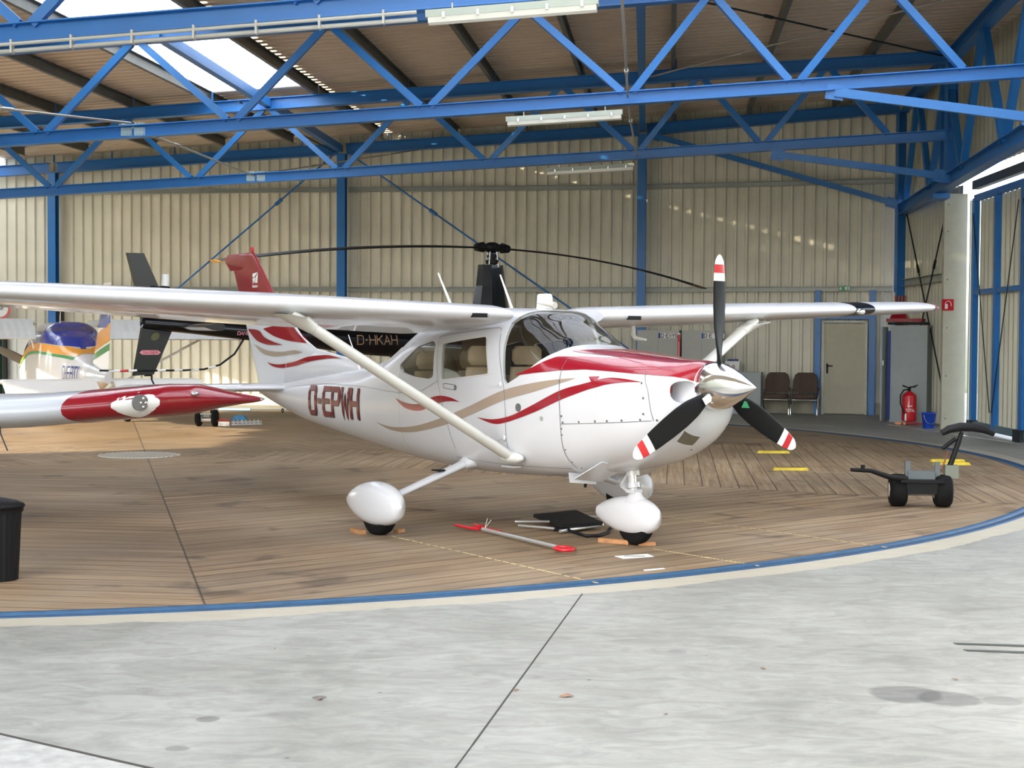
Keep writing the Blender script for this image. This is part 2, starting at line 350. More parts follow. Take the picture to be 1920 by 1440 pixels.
# concrete slab with a round opening for the turntable
mb = MB(); n = 256; ring = [(CX+RR*cos(2*pi*i/n), CY+RR*sin(2*pi*i/n), 0) for i in range(n)]
def sq(a):
    c, s = cos(a), sin(a); X0, X1, Y0, Y1 = -15.3, 30, -1, 45
    ts = []
    if c > 1e-9: ts.append((X1-CX)/c)
    if c < -1e-9: ts.append((X0-CX)/c)
    if s > 1e-9: ts.append((Y1-CY)/s)
    if s < -1e-9: ts.append((Y0-CY)/s)
    t = min(ts); return (CX+t*c, CY+t*s, 0)
outer = [sq(2*pi*i/n) for i in range(n)]
mb.add(ring+outer, [(i, (i+1) % n, n+(i+1) % n, n+i) for i in range(n)])
fl = mb.build('floor', floor_mat()); struct(fl)
# joints cut in the slab
mj = MB(); mj.prof((-3.5,6.86,.002), (-.2,4.81,.002), [(-.008,-.001),(.008,-.001),(.008,.001),(-.008,.001)]); mj.prof((-.155,5.9,.0015), (.47,9.42,.0015), [(-.004,-.001),(.004,-.001),(.004,.001),(-.004,.001)])
mj.prof((-.155,5.9,.0015), (-.9,1.8,.0015), [(-.003,-.001),(.003,-.001),(.003,.001),(-.003,.001)])
fj = mj.build('trim_1', mat('joint_dark', (.05,.045,.04), .9)); struct(fj)
mj = MB(); mj.slab([(-3.5,6.85,0),(-2.13,5.99,0),(-1.515,5.605,0),(-.2,4.8,0),(-.2,3.5,0),(-3.5,3.5,0)], (0,0,.004))
fj = mj.build('trim_2', mat('rough_apron', (.38,.38,.36), .8, noise=.25, nscale=14)); struct(fj)
mb = MB(); n = 256; Ri = RR-.18
mb.add([(0,0,.002)]+[(Ri*cos(2*pi*i/n), Ri*sin(2*pi*i/n), .002) for i in range(n)], [(0, i+1, (i+1) % n+1) for i in range(n)])
tt = mb.build('turntable', plank_mat()); tt.location = (CX, CY, 0)
tag(tt, 'large round timber plank turntable set flush in the concrete floor', 'turntable')
def local(mb): return mb.xf(Matrix.Translation((-CX,-CY,0)))
local(disc_ring(RR-.18, RR-.11, -.05, .008)).build('rim_rail', mat('blue_rim_light', (.022,.085,.18), .6, noise=.2), tt)
local(disc_ring(RR-.11, RR-.045, -.05, -.008)).build('rim_groove', mat('rim_groove_blue', (.01,.05,.12), .4), tt)
local(disc_ring(RR-.045, RR-.002, -.05, .006)).build('rim_edge', 'rim', tt)
# centre grate
mb = MB(); r = .56; mb.cyl((0,-.35,.003), (0,-.35,.008), r, n=48, smooth=False)
g = mb.build('centre_cover', 'grate', tt); g['label'] = 'round ribbed metal cover at the hub'
mb = MB()
for i in range(-10, 11):
    x = i*.052; hh = sqrt(max(r*r-x*x, 0))*.95
    if hh > .03: mb.box((x, -.35, .0095), (.02, 2*hh, .004))
mb.build('rib', mat('grate_dark', (.22,.19,.15), .6), g)
# rope-like yellow marking lines painted/taped on the planks
def gp(u, v, z=0.):
    "ground point seen at a pixel"
    a, b_ = u-960, v-720; cr, sr = cos(.006), sin(.006); uu = a*cr+b_*sr; vv = -a*sr+b_*cr; c, s = cos(.033), sin(.033)
    d = Vector((uu/2700, c-s*vv/2700, -s-c*vv/2700)); t = (z-CAMH)/d.z; return Vector((d.x*t, d.y*t, z))
def line_on_floor(u0, v0, u1, v1, w=.014):
    a, b_ = gp(u0, v0), gp(u1, v1); m_ = MB(); nseg = 26; rnd = random.Random(int(u0))
    for i in range(nseg):
        p, q = a.lerp(b_, i/nseg), a.lerp(b_, (i+rnd.uniform(.45, .95))/nseg); p.z = q.z = .0035
        m_.beam(p, q, w*rnd.uniform(.6, 1.1), .002)
    return m_
yl = mat('faded_yellow_line', (.62,.5,.25), .7, noise=.3, nscale=12)
for i, (l, lab) in enumerate(((((735,1006),(1130,1096)), 'dashed yellow line from the right main wheel to the turntable rim'), (((1225,1030),(1425,1062)), 'dashed yellow line running from the nose wheel to the rim'), (((1240,968),(1670,1028)), 'thin yellow line behind the nose wheel towards the dark tug'), (((1515,885),(1915,893)), 'thin yellow line passing behind the dark tug'))):
    o = line_on_floor(*l[0], *l[1], w=.016 if i < 2 else .012).build('floor_line', yl); recentre(o)
    tag(o, lab, 'floor marking', 'yellow lines on the turntable')
# ------------------------------------------------------------------ building steel
def wy(X): return 33.75-.149*X        # back wall line
def zr(X): return 6.30+.05*X          # centre of roof beams
C0, C1, C2 = (2.96, wy(2.96)), (8.5, 31.65), (6.1, 12.6)
def sheet(a, b, z0, z1fn, pitch=.25, depth=.05, side=1):
    "trapezoid ribbed wall sheet from a to b, ribs vertical; z1fn(x) = top"
    a = Vector((*a, 0)); b = Vector((*b, 0)); L = (b-a).length; d = (b-a)/L; nrm = Vector((d.y, -d.x, 0))*side
    xs = []; k = 0
    while k*pitch < L:
        o = k*pitch; xs += [(o, 0), (o+.62*pitch, 0), (o+.72*pitch, depth), (o+.9*pitch, depth)]; k += 1
    xs = [(x, h) for x, h in xs if x < L]+[(L, 0)]
    mb = MB(); vs = []; fs = []
    for x, h in xs:
        p = a+d*x+nrm*h; vs += [(p.x, p.y, z0), (p.x, p.y, z1fn(p.x))]
    for i in range(len(xs)-1): fs.append((2*i, 2*i+2, 2*i+3, 2*i+1))
    mb.add(vs, fs); return mb
def roofz(X): return zr(X)+.36
XL = -15.
for nm, a, b in (('wall_back', (XL, wy(XL)), C0), ('wall_back_right', C0, C1)):
    # side = +1 puts ribs towards the inside
    a2 = (a[0], a[1]+.22); b2 = (b[0]+(.1 if b is C1 else 0), b[1]+.22)
    o = sheet(a2, b2, .22, roofz).build(nm, 'wall', fix=False); struct(o)
# door opening is covered by the door leaf standing in front of the sheet
mb = MB()
for a, b in (((XL, wy(XL)), C0), (C0, C1)):
    mb.beam((a[0], a[1]+.17, .13), (b[0], b[1]+.17, .13), .22, .26)
o = mb.build('baseboard_back', 'conc'); struct(o)
# side wall above and beside the sliding doors
def lx(Y): return 8.5-.125*(31.65-Y)
def roofz2(X): return zr(X)+.36
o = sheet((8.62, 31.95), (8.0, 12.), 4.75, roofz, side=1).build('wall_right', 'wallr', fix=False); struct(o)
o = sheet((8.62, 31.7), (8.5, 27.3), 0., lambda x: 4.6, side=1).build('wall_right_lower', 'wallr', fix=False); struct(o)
# columns
def column(x, y, w, h, z1, rot, lab):
    mb = MB(); mb.ibeam((0,0,0), (0,0,z1), w, h, .016, .012, up=(cos(rot), sin(rot), 0))
    e = empty('steel_column', lab, 'column', (x, y, 0)); e['group'] = 'blue steel columns'
    mb.build('shaft', 'blue', e)
    MB().box((0,0,.012), (w*1.5, h*1.5, .024)).build('base_plate', 'blue', e)
    MB().box((0,0,z1+.01), (w*1.3, h*1.3, .02)).build('cap_plate', 'blue', e)
    return e
XC = (-11.25, -4.06, 2.96)
for i, x in enumerate(XC):
    column(x, wy(x)-.08, .2, .2, zr(x)-.13, pi/2-.149 if 1 else 0, ['blue steel column at the far left of the back wall', 'blue steel column behind the tail of the red and white aeroplane', 'blue steel column behind the nose of the red and white aeroplane'][i])
column(8.5, 31.55, .26, .26, zr(8.5)-.13, 0, 'thick blue corner column beside the grey tool cabinet')
# girts
for z, nm in ((2.79, 'lower'), (5.16, 'upper')):
    segs = [((XL, wy(XL)), (XC[0]-.12, wy(XC[0]-.12))), ((XC[0]+.12, wy(XC[0]+.12)), (XC[1]-.12, wy(XC[1]-.12))), ((XC[1]+.12, wy(XC[1]+.12)), (XC[2]-.12, wy(XC[2]-.12))), ((3.08, wy(3.08)-.02), (8.37, 31.69))]
    for j, (a, b) in enumerate(segs):
        mb = MB(); mb.cbeam((a[0], a[1]+.1, z), (b[0], b[1]+.1, z), .12, .11)
        o = recentre(mb.build('wall_girt', 'girt'))
        where = ['left of the far left blue column', 'between the far left and second blue columns', 'between the second and third blue columns', 'between the third blue column and the corner'][j]
        tag(o, '%s grey steel rail along the back wall, %s' % (nm, where), 'wall rail', 'horizontal wall rails')
o = recentre(MB().cbeam((8.5, 31.4, 2.9), (8.42, 27.4, 2.9), .1, .16).build('wall_girt', 'girt'))
tag(o, 'short dark grey rail on the side wall behind the beige pier', 'wall rail', 'horizontal wall rails')
# eaves beams on the columns
def thing_mesh(o, lab, cat, group=None): recentre(o); return tag(o, lab, cat, group)
for a, b, lab in (((XL, wy(XL)), (XC[0], wy(XC[0])), 'blue roof edge beam left of the far left column'), ((XC[0], wy(XC[0])), (XC[1], wy(XC[1])), 'blue roof edge beam between first and second back columns'), ((XC[1], wy(XC[1])), (XC[2], wy(XC[2])), 'blue roof edge beam between second and third back columns'), ((XC[2], wy(XC[2])), (8.5, 31.6), 'blue roof edge beam running into the right corner')):
    mb = MB(); mb.ibeam((a[0]+.1, a[1]-.08, zr(a[0]+.1)), (b[0]-.1, b[1]-.08, zr(b[0]-.1)), .2, .25)
    thing_mesh(mb.build('eaves_beam', 'blue'), lab, 'beam', 'blue roof edge beams')
# lattice trusses
def truss(Yk, nodes, xend, lab, group='blue lattice roof trusses', bh=.18, xl=XL, splice=None):
    f = lambda X: Yk-.149*X
    e = empty('roof_truss', lab, 'roof truss', (0, Yk, 0), group=group)
    P = lambda X, z: Vector((X, f(X)-Yk, z))
    zb = lambda X: 4.92+.05*X
    MB().ibeam(P(xl, zr(xl)), P(xend, zr(xend)), .2, .22).build('top_chord', 'blue', e)
    MB().ibeam(P(xl, zb(xl)), P(xend, zb(xend)), .17, bh).build('bottom_chord', 'blue', e)
    nd = list(nodes)
    while nd[0] > xl+3: nd.insert(0, nd[0]-2.85)
    tops = [(a+b)/2 for a, b in zip(nd, nd[1:])]
    for i, b in enumerate(nd):
        for s, tl in ((-1, i-1), (1, i)):
            if 0 <= tl < len(tops):
                t = tops[tl]; MB().beam(P(b+s*.07, zb(b)+bh/2-.01), P(t-s*.07, zr(t)-.1), .1, .1, up=(0,1,0)).build('brace', 'blue', e)
    if splice is not None:
        m_ = MB(); X = splice
        for s in (-1, 1):
            m_.box(P(X+s*.1, zb(X)) + Vector((0,-.012,0)), (.16, .012, .12)); m_.box(P(X+s*.1, zb(X)+bh/2+.006), (.19, .15, .012))
            for k in range(3):
                for zz in (-.035, .035): 
                    q = P(X+s*(.05+.05*k), zb(X)+zz); m_.cyl(q+Vector((0,-.02,0)), q+Vector((0,-.034,0)), .012, n=6, smooth=False)
                q = P(X+s*(.05+.05*k), zb(X)+bh/2+.01); 
                for yy in (-.05,.05): m_.cyl(q+Vector((0,yy,0)), q+Vector((0,yy,.03)), .011, n=6, smooth=False)
        m_.build('splice_plate', mat('zinc_plate', (.3,.42,.48), .45, .3), e)
    return e
truss(20.3, [-6.95,-4.06,-1.24,1.575,3.82,6.08], 7.0, 'blue lattice truss nearest the camera with its full web in view', splice=-5.55)
truss(26.8, [-8.96,-6.11,-3.26,-.48,2.25,4.5,6.74], 7.78, 'blue lattice truss hanging over the main aeroplane, farther of the two', splice=-4.9)
t0 = truss(13.7, [-4.85,-2.,.85,3.7], 6.2, 'blue truss whose bottom chord crosses the top left corner', bh=.19)
# two cable conduits under the first truss
mb = MB()
for k, (dy, dz) in enumerate(((-.14, -.13), (-.1, -.19))):
    mb.tube([(X, -.149*X+dy, 4.92+.05*X+dz) for X in (XL, -8, -4, -.92)], .018 if k == 0 else .022, 10)
for X in [-6.2+.62*i for i in range(9)]: mb.box((X, -.149*X-.11, 4.92+.05*X-.15), (.02, .09, .13))
c = mb.build('cable_conduit', mat('grey_conduit', (.5,.5,.46), .4)); c.location = (0,13.7,0); tag(c, 'pair of grey cable conduits clipped under the nearest blue beam', 'conduit')
# longitudinal blue tie beams
for a, b, lab in (((1.75, 20.1), (2.96, 33.2), 'blue beam crossing overhead to the third back column'), ((-5.2, 21.), (-4.1, 34.3), 'blue beam beside the skylight leading to the second back column')):
    mb = MB(); mb.beam((*a, zr(a[0])+.02), (*b, zr(b[0])+.02), .13, .16)
    thing_mesh(mb.build('tie_beam', 'blue'), lab, 'beam', 'blue tie beams under the roof')
# purlins and cleats
PX = [-12.2, -10.7, -9.1, -7.5, -5.9, -3.8, -2.05, -.4, 1.24, 2.95, 4.65, 6.5]
def px_at(X0, Y): return X0+.11*(Y-26.8)
ends = ['far left', 'second from left', 'third from left', 'left of the skylight', 'on the left edge of the skylight', 'dark one on the right edge of the skylight', 'next right of the skylight', 'over the aeroplane tail', 'over the rotor hub', 'above the third column', 'second from the right', 'rightmost']
for X0, w in zip(PX, ends):
    a, b = px_at(X0, 10.5), px_at(X0, 33.9); Yb = min(wy(b)+.1, 33.9 if b < 3 else 31.65+(8.5-b)*.3)
    mb = MB(); mb.cbeam((a, 10.5, zr(a)+.22), (px_at(X0, Yb), Yb, zr(b)+.22), .075, .2, .006)
    o = thing_mesh(mb.build('purlin', 'galv'), 'grey roof purlin running away overhead, %s' % w, 'purlin', 'grey roof purlins')
    for Yk in (20.3, 26.8, 33.6):
        X = px_at(X0, Yk-.149*X0); Yc = Yk-.149*X
        if X < 7: 
            m_ = MB().box((X+.05-o.location.x, Yc-o.location.y, zr(X)+.22-o.location.z), (.012, .1, .17)); m_.build('cleat', 'blue', o)
# roof sheets: ribs run along the trusses
def roof_sheet(x0f, x1f, y0, y1, pitch=.28, depth=.07, lift=0.):
    mb = MB(); vs = []; fs = []; y = y0; ys = []
    while y < y1:
        ys += [(y, 0), (y+.56*pitch, 0), (y+.60*pitch, depth), (y+.96*pitch, depth)]; y += pitch
    for yy, h in ys:
        for X in (x0f(yy), x1f(yy)):
            Y = yy-.149*X; vs.append((X, Y, zr(X)+.335+h+lift))
    for i in range(len(ys)-1): fs.append((2*i, 2*i+1, 2*i+3, 2*i+2))
    mb.add(vs, fs); return mb
sk0 = lambda y: px_at(-5.9, y)+.05; sk1 = lambda y: px_at(-3.8, y)
rf = roof_sheet(lambda y: -12.6, sk0, 9.5, 35.2).build('ceiling', 'roof', fix=False); struct(rf)
rf = roof_sheet(sk1, lambda y: 10.5, 19.5, 35.2).build('ceiling_right', 'roof', fix=False); struct(rf)
rf = roof_sheet(sk0, sk1, 26.9, 35.2).build('ceiling_infill', 'roof', fix=False); struct(rf)
skm = bpy.data.materials.new('translucent_rooflight'); skm.use_nodes = True; nt = skm.node_tree; nt.nodes.clear()
o_ = nt.nodes.new('ShaderNodeOutputMaterial'); a_ = nt.nodes.new('ShaderNodeBsdfTranslucent'); a_.inputs[0].default_value = (.9,.93,.96,1); b_ = nt.nodes.new('ShaderNodeBsdfTransparent'); b_.inputs[0].default_value = (.85,.9,.95,1)
m_ = nt.nodes.new('ShaderNodeMixShader'); m_.inputs[0].default_value = .03; nt.links.new(a_.outputs[0], m_.inputs[1]); nt.links.new(b_.outputs[0], m_.inputs[2]); nt.links.new(m_.outputs[0], o_.inputs[0])
sk = roof_sheet(sk0, sk1, 9.5, 26.9).build('window_1', skm, fix=False); struct(sk)
sk = roof_sheet(lambda y: XL-1, lambda y: -12.6, 9.5, 35.2).build('added_rooflight_left', skm, fix=False); struct(sk)  # unseen rooflight strip, added to brighten the interior
sk = roof_sheet(lambda y: -2., lambda y: 6.5, 9.5, 19.5).build('added_rooflight_front', skm, fix=False); struct(sk)  # another added rooflight above the view, lifts the light on the back wall
rf = roof_sheet(sk1, lambda y: -2., 9.5, 19.5).build('ceiling_strip', 'roof', fix=False); struct(rf)
rf = roof_sheet(lambda y: 6.5, lambda y: 10.5, 9.5, 19.5).build('ceiling_strip_right', 'roof', fix=False); struct(rf)
# lintel truss on the right
e = empty('lintel_truss', 'blue lattice truss over the sliding doors at the right wall', 'roof truss', (8.5, 31.55, 0))
L = lambda Y, z: Vector((lx(Y)-8.5, Y-31.55, z))
MB().ibeam(L(31.5, 4.5), L(12.6, 4.5), .2, .24).build('bottom_chord', 'blue', e)
MB().ibeam(L(31.5, zr(8.5)), L(12.6, zr(6.1)), .2, .22).build('top_chord', 'blue', e)
ndY = [31.1, 27.8, 24.5, 21.2, 17.9]
for i, y in enumerate(ndY):
    for s in (-1, 1):
        t = y+s*1.65
        if t < 31.5: MB().beam(L(y+s*.08, 4.6), L(t-s*.08, zr(lx(t))-.1), .11, .11, up=(1,0,0)).build('brace', 'blue', e)
for Yp, w in ((25.65, .19), (26.5, .1), (19.3, .19)): MB().ibeam(L(Yp, 4.6), L(Yp, zr(lx(Yp))-.1), w, w, up=(1,0,0)).build('post', 'blue', e)
MB().beam(L(27.1, 4.32), L(26.5, 4.32), .3, .09).build('bracket', 'blue', e)
# knee braces
for a, b, lab in (((4.35, 19.62, 5.02), (6.95, 19.0, 4.58), 'blue knee brace from nearest truss down to the door lintel'), ((4.75, 26.0, 4.98), (7.7, 25.6, 4.56), 'blue knee brace from second truss down to the door lintel'), ((3.25, 33.15, 6.3), (8.38, 31.5, 4.62), 'long blue knee brace falling to the corner column')):
    mb = MB(); mb.beam(a, b, .09, .12); p = Vector(a); q = Vector(b); d = (q-p).normalized()
    mb.beam(p-d*.12, p+d*.12, .02, .2); mb.beam(q-d*.25, q+d*.05, .02, .22)
    thing_mesh(mb.build('knee_brace', 'blue'), lab, 'brace', 'blue knee braces')
# bracing rods / ropes
rods = (((-5.55, 21.0, 4.75), (-9.3, 14.6, 4.4), 'cable', 'pale rod from the splice of the nearest truss out to the left edge'),
 ((-5.55, 21.1, 4.7), (-4.9, 27.45, 4.7), 'cable', 'pale rod between the splices of the two lattice trusses'),
 ((-4.9, 27.6, 4.75), (-2.2, 33.9, 6.05), 'cable', 'thin rod rising from the farther truss splice to the back wall'),
 ((1.575, 20.0, 5.0), (1.0, 13.6, 5.0), 'cable', 'steel rod coming forward from the nearest truss in mid picture'),
 ((1.575, 20.1, 4.95), (2.25, 26.4, 5.0), 'cable', 'steel rod between the two trusses near the third column'),
 ((2.3, 26.5, 6.4), (7.2, 19.4, 6.6), 'cable', 'thin diagonal roof rod, the paler of the crossing pair'),
 ((2.2, 20.0, 6.4), (7.5, 25.4, 6.65), 'dkwire', 'thin diagonal roof rod, the darker of the crossing pair'),
 ((-5.2, 27.4, 6.1), (-4.2, 34.0, 6.0), 'dkwire', 'dark thin roof rod left of the second column'),
 ((-4.2, 34.2, 6.0), (-8.8, 34.9, 2.2), 'blue', 'slim blue wall rod sloping down left from the second column'),
 ((-3.9, 34.2, 6.0), (2.85, 33.2, 1.3), 'blue', 'slim blue wall rod sloping down right behind the rotor'),
 ((8.5, 31.2, 4.4), (8.36, 27.6, .25), 'dkwire', 'dark wall rod dropping from the corner towards the pier foot'),
 ((8.33, 27.6, 4.4), (8.5, 31.2, .3), 'dkwire', 'dark wall rod dropping from the pier head to the corner'))
for a, b, m_, lab in rods:
    mb = MB(); mb.cyl(a, b, .016 if m_ != 'blue' else .021, n=8); p, q = Vector(a), Vector(b); mid = p.lerp(q, .3); d = (q-p).normalized(); mb.cyl(mid-d*.1, mid+d*.1, .028 if m_ != 'blue' else .045, n=8)
    o = thing_mesh(mb.build('bracing_rod', m_), lab, 'bracing rod', 'bracing rods')
# fluorescent fittings
def lampfit(a, b, lab):
    a, b = Vector(a), Vector(b); d = (b-a).normalized(); Lh = (b-a).length; e = empty('fluorescent_lamp', lab, 'lamp', (a+b)/2, group='long strip lights under the trusses')
    e.location = (a+b)/2; h = Lh/2
    MB().prof(-d*h, d*h, [(-.07,0),(.07,0),(.06,.07),(-.06,.07)]).build('housing', 'lampbody', e)
    MB().prof(-d*(h-.02), d*(h-.02), [(-.065,0),(-.05,-.05),(0,-.065),(.05,-.05),(.065,0)]).build('diffuser', 'lamp', e)
    for k in (-.8,-.4,0,.4,.8):
        m_ = MB(); m_.box(d*h*k+Vector((0,-.075,.01)), (.025,.02,.05)); m_.build('clip', 'steel', e)
    m_ = MB(); 
    for k in (-.7, .7): m_.cyl(d*h*k+Vector((0,0,.06)), d*h*k+Vector((0,0,.13)), .01)
    m_.build('hanger', 'steel', e)
lampfit((-.82, 13.6, 4.66), (.78, 13.4, 4.75), 'long strip light at the top edge of the picture')
lampfit((-.1, 20.1, 4.66), (1.5, 19.9, 4.74), 'long strip light under the nearest full truss')
lampfit((.6, 26.5, 4.7), (2.2, 26.3, 4.78), 'long strip light under the farther truss')
# ------------------------------------------------------------------ right side: pier and sliding doors
e = empty('door_pier', 'tall flat beige pier panel carrying the red fire sign', 'pier', (8.25, 27.0, 0))
MB().box((.015, 0, 2.2), (.43, .1, 4.4)).build('front_panel', 'pier', e)
MB().box((.45, .2, 2.15), (.18, .06, 4.3)).build('side_panel', 'pier', e)
m_ = MB()
for z in (.2,1.,1.9,2.8,3.7,4.2): m_.cyl((-.13, -.05, z), (-.13, -.062, z), .012, n=8)
m_.build('screw', 'seam', e)
# sliding door leaves, outside the lintel
def leaf(x0, y0, x1, y1, name, z1=4.28):
    a, b = Vector((x0, y0, 0)), Vector((x1, y1, 0)); Lh = (b-a).length; d = (b-a)/Lh
    o = empty(name, None, None, a); o['kind'] = 'structure'
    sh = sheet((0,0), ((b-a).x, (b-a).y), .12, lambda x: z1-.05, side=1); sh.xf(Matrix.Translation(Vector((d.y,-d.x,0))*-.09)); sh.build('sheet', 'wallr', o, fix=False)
    for k in (0, .48, 1): MB().beam(d*Lh*k+Vector((0,0,.08)), d*Lh*k+Vector((0,0,z1)), .1, .14, up=(d.x, d.y, 0)).build('stile', 'blue', o)
    MB().beam(Vector((0,0,.12)), d*Lh+Vector((0,0,.12)), .08, .12).build('bottom_rail', mat('door_rail', (.12,.2,.25), .5), o)
    MB().beam(Vector((0,0,2.55)), d*Lh+Vector((0,0,2.55)), .06, .09).build('middle_rail', 'blue', o)
    MB().beam(Vector((0,0,z1)), d*Lh+Vector((0,0,z1)), .08, .12).build('top_rail', 'blue', o)
    m_ = MB(); m_.cyl(d*.1+Vector((-.08,0,4.)), d*Lh*.46+Vector((-.08,0,.4)), .01, n=6); m_.cyl(d*(Lh-.1)+Vector((-.08,0,4.)), d*Lh*.5+Vector((-.08,0,.4)), .01, n=6); m_.build('tie_rod', 'dkwire', o)
    for k in (.02, .98): MB().box(d*Lh*k+Vector((-.02,0,.1)), (.16,.2,.2)).build('roller_box', 'dkwire', o)
    return o
leaf(8.52, 26.6, 8.42, 23.75, 'door_1'); leaf(8.42, 23.7, 8.3, 20.8, 'door_2'); leaf(8.3, 20.7, 8.1, 17.8, 'door_3')
o = MB().beam((8.6, 26.9, 4.55), (8.2, 17., 4.55), .12, .16).build('trim_3', mat('track_dark', (.08,.09,.09), .5)); struct(o)
# floor channel light strip: steel guide rail in the concrete
o = MB().beam(gp(1665,796)+Vector((0,0,.003)), gp(1908,832)+Vector((0,0,.003)), .035, .006).build('trim_4', mat('polished_rail', (.9,.9,.88), .2, .6)); struct(o)
# steel personnel door in the back right wall
def seg3(px):  # point on the back right wall line seen at column px
    t = (px-960)/2700; a, b = Vector((*C0,)), Vector((*C1,)); s = (t*a.y-a.x)/((b.x-a.x)-t*(b.y-a.y)); return a.lerp(b, s)
dA, dB = seg3(1540), seg3(1625); dd = (dB-dA).normalized(); wdt = (dB-dA).length; rz = atan2(dd.y, dd.x); dm = (dA+dB)/2
o = empty('door_4', None, None, (dm.x, dm.y-.04, 0), rz); o['kind'] = 'structure'
MB().box((0,0,1.02), (wdt-.1,.05,2.0)).build('door_leaf', 'doorp', o)
m_ = MB(); m_.box((-wdt/2+.025,-.01,1.04), (.05,.09,2.08)); m_.box((wdt/2-.025,-.01,1.04), (.05,.09,2.08)); m_.box((0,-.01,2.06), (wdt,.09,.05)); m_.build('door_frame', 'girt', o)
m_ = MB(); m_.box((-wdt/2+.12,-.035,1.02), (.04,.012,.22)); m_.tube([(-wdt/2+.12,-.04,1.08),(-wdt/2+.12,-.09,1.08),(-wdt/2+.24,-.09,1.08)], .01); m_.build('door_handle', 'matb', o)
m_ = MB()
for s in (-1, 1): m_.box((s*(wdt/2+.1),.02,1.38), (.13,.13,2.76))
m_.box((0,.02,2.18), (wdt+.1,.13,.12)); m_.build('blue_surround', 'blue', o)
# ------------------------------------------------------------------ hull of the main aeroplane (X forward, Y to port, Z up; origin at the nose wheel)
#      X    zbot  ztop  zmid   w    nt   nb
HS = [( .89,1.09,1.478,1.30,.20,2.2,2.2),( .86,1.01,1.485,1.28,.27,2.3,2.2),( .80,.93,1.50,1.24,.335,2.4,2.3),( .72,.86,1.505,1.21,.395,2.4,2.3),( .62,.80,1.51,1.18,.445,2.5,2.4),( .40,.70,1.53,1.13,.505,2.6,2.5),
      ( .0,.60,1.57,1.08,.54,2.7,2.7),(-.30,.54,1.60,1.06,.56,2.8,2.9),(-.45,.52,1.625,1.06,.565,2.9,2.9),(-.60,.51,1.72,1.06,.57,3.0,3.),(-.80,.50,1.83,1.07,.575,3.3,3.),
      (-1.0,.49,1.925,1.08,.575,3.6,3.),(-1.6,.475,1.95,1.08,.575,3.8,3.),(-2.1,.48,1.92,1.08,.56,3.6,2.9),(-2.6,.50,1.82,1.08,.515,3.2,2.8),(-2.9,.52,1.71,1.07,.475,2.9,2.7),
      (-3.3,.555,1.53,1.05,.43,2.7,2.6),(-3.8,.605,1.41,1.03,.38,2.5,2.5),(-4.5,.68,1.33,1.03,.31,2.4,2.4),(-5.3,.78,1.25,1.04,.22,2.2,2.2),(-5.9,.90,1.19,1.07,.15,2.,2.),(-6.3,1.0,1.17,1.09,.10,2.,2.),(-6.55,1.07,1.16,1.115,.05,2.,2.)]
def hs(X):
    "monotone-ish cubic interpolation of the station table"
    if X >= HS[0][0]: return HS[0][1:]
    if X <= HS[-1][0]: return HS[-1][1:]
    for i in range(len(HS)-1):
        if HS[i][0] >= X >= HS[i+1][0]: break
    x0, x1 = HS[i][0], HS[i+1][0]; h = x1-x0; t = (X-x0)/h; out = []
    for k in range(1, 7):
        y0, y1 = HS[i][k], HS[i+1][k]
        def sl(j):
            if j <= 0 or j >= len(HS)-1:
                a, b = (0, 1) if j <= 0 else (len(HS)-2, len(HS)-1); return (HS[b][k]-HS[a][k])/(HS[b][0]-HS[a][0])
            d0 = (HS[j][k]-HS[j-1][k])/(HS[j][0]-HS[j-1][0]); d1 = (HS[j+1][k]-HS[j][k])/(HS[j+1][0]-HS[j][0])
            return 0 if d0*d1 <= 0 else 2*d0*d1/(d0+d1)
        m0, m1 = sl(i)*h, sl(i+1)*h
        out.append((2*t**3-3*t*t+1)*y0+(t**3-2*t*t+t)*m0+(-2*t**3+3*t*t)*y1+(t**3-t*t)*m1)
    return out
def hyz(X, a, dw=0., off=0.):
    "point of the section at angle a (0 = port side, pi/2 = top, pi = starboard)"
    zb, zt, zm, w, nt, nb = hs(X); c, s = math.cos(a), math.sin(a); n = nt if s >= 0 else nb; H = (zt-zm) if s >= 0 else (zm-zb)
    return math.copysign(abs(c)**(2/n), c)*(w+off), zm+math.copysign(abs(s)**(2/n), s)*(H+off)
def hy(X, Z):
    "half width of the hull at height Z"
    zb, zt, zm, w, nt, nb = hs(X); n = nt if Z >= zm else nb; H = (zt-zm) if Z >= zm else (zm-zb)
    u = abs(Z-zm)/H
    return w*max(1-u**n, 0)**(1/n)
PL = empty('light_aeroplane', 'white high-wing aeroplane with dark red and taupe swooshes and a three-blade propeller', 'aeroplane', (1.0, 11.68, .004), -.921)
PL.rotation_euler = Euler((0, -.006, -.921), 'XYZ')
M['hullin'] = mat('beige_cabin_lining', (.30,.24,.17), .8)
def hull_rings(x0, x1, n, na, off=0., inner=False):
    rr = []
    for i in range(n+1):
        X = x0+(x1-x0)*i/n; ring = []
        for j in range(na):
            y, z = hyz(X, 2*pi*j/na, off=off); ring.append((X, y, max(z, .72) if inner else z))
        rr.append(ring)
    return rr
def eval_bool(base, cutters, name, parent):
    base_o = base
    for c in cutters:
        md = base_o.modifiers.new('b', 'BOOLEAN'); md.operation = 'DIFFERENCE'; md.solver = 'EXACT'; md.object = c
        try: md.material_mode = 'TRANSFER'
        except Exception: pass
    bpy.context.view_layer.update(); dg = bpy.context.evaluated_depsgraph_get()
    me = bpy.data.meshes.new_from_object(base_o.evaluated_get(dg)); me.name = name
    for c in cutters: bpy.data.objects.remove(c)
    base_o.modifiers.clear(); base_o.data = me
    return base_o
def sharp(o, ang=32):
    me = o.data; bm = bmesh.new(); bm.from_mesh(me)
    for f in bm.faces: f.smooth = True
    for e in bm.edges:
        e.smooth = not (len(e.link_faces) == 2 and e.calc_face_angle(0) > R(ang))
    bm.to_mesh(me); bm.free()
xs = [HS[0][0]]; x = .89
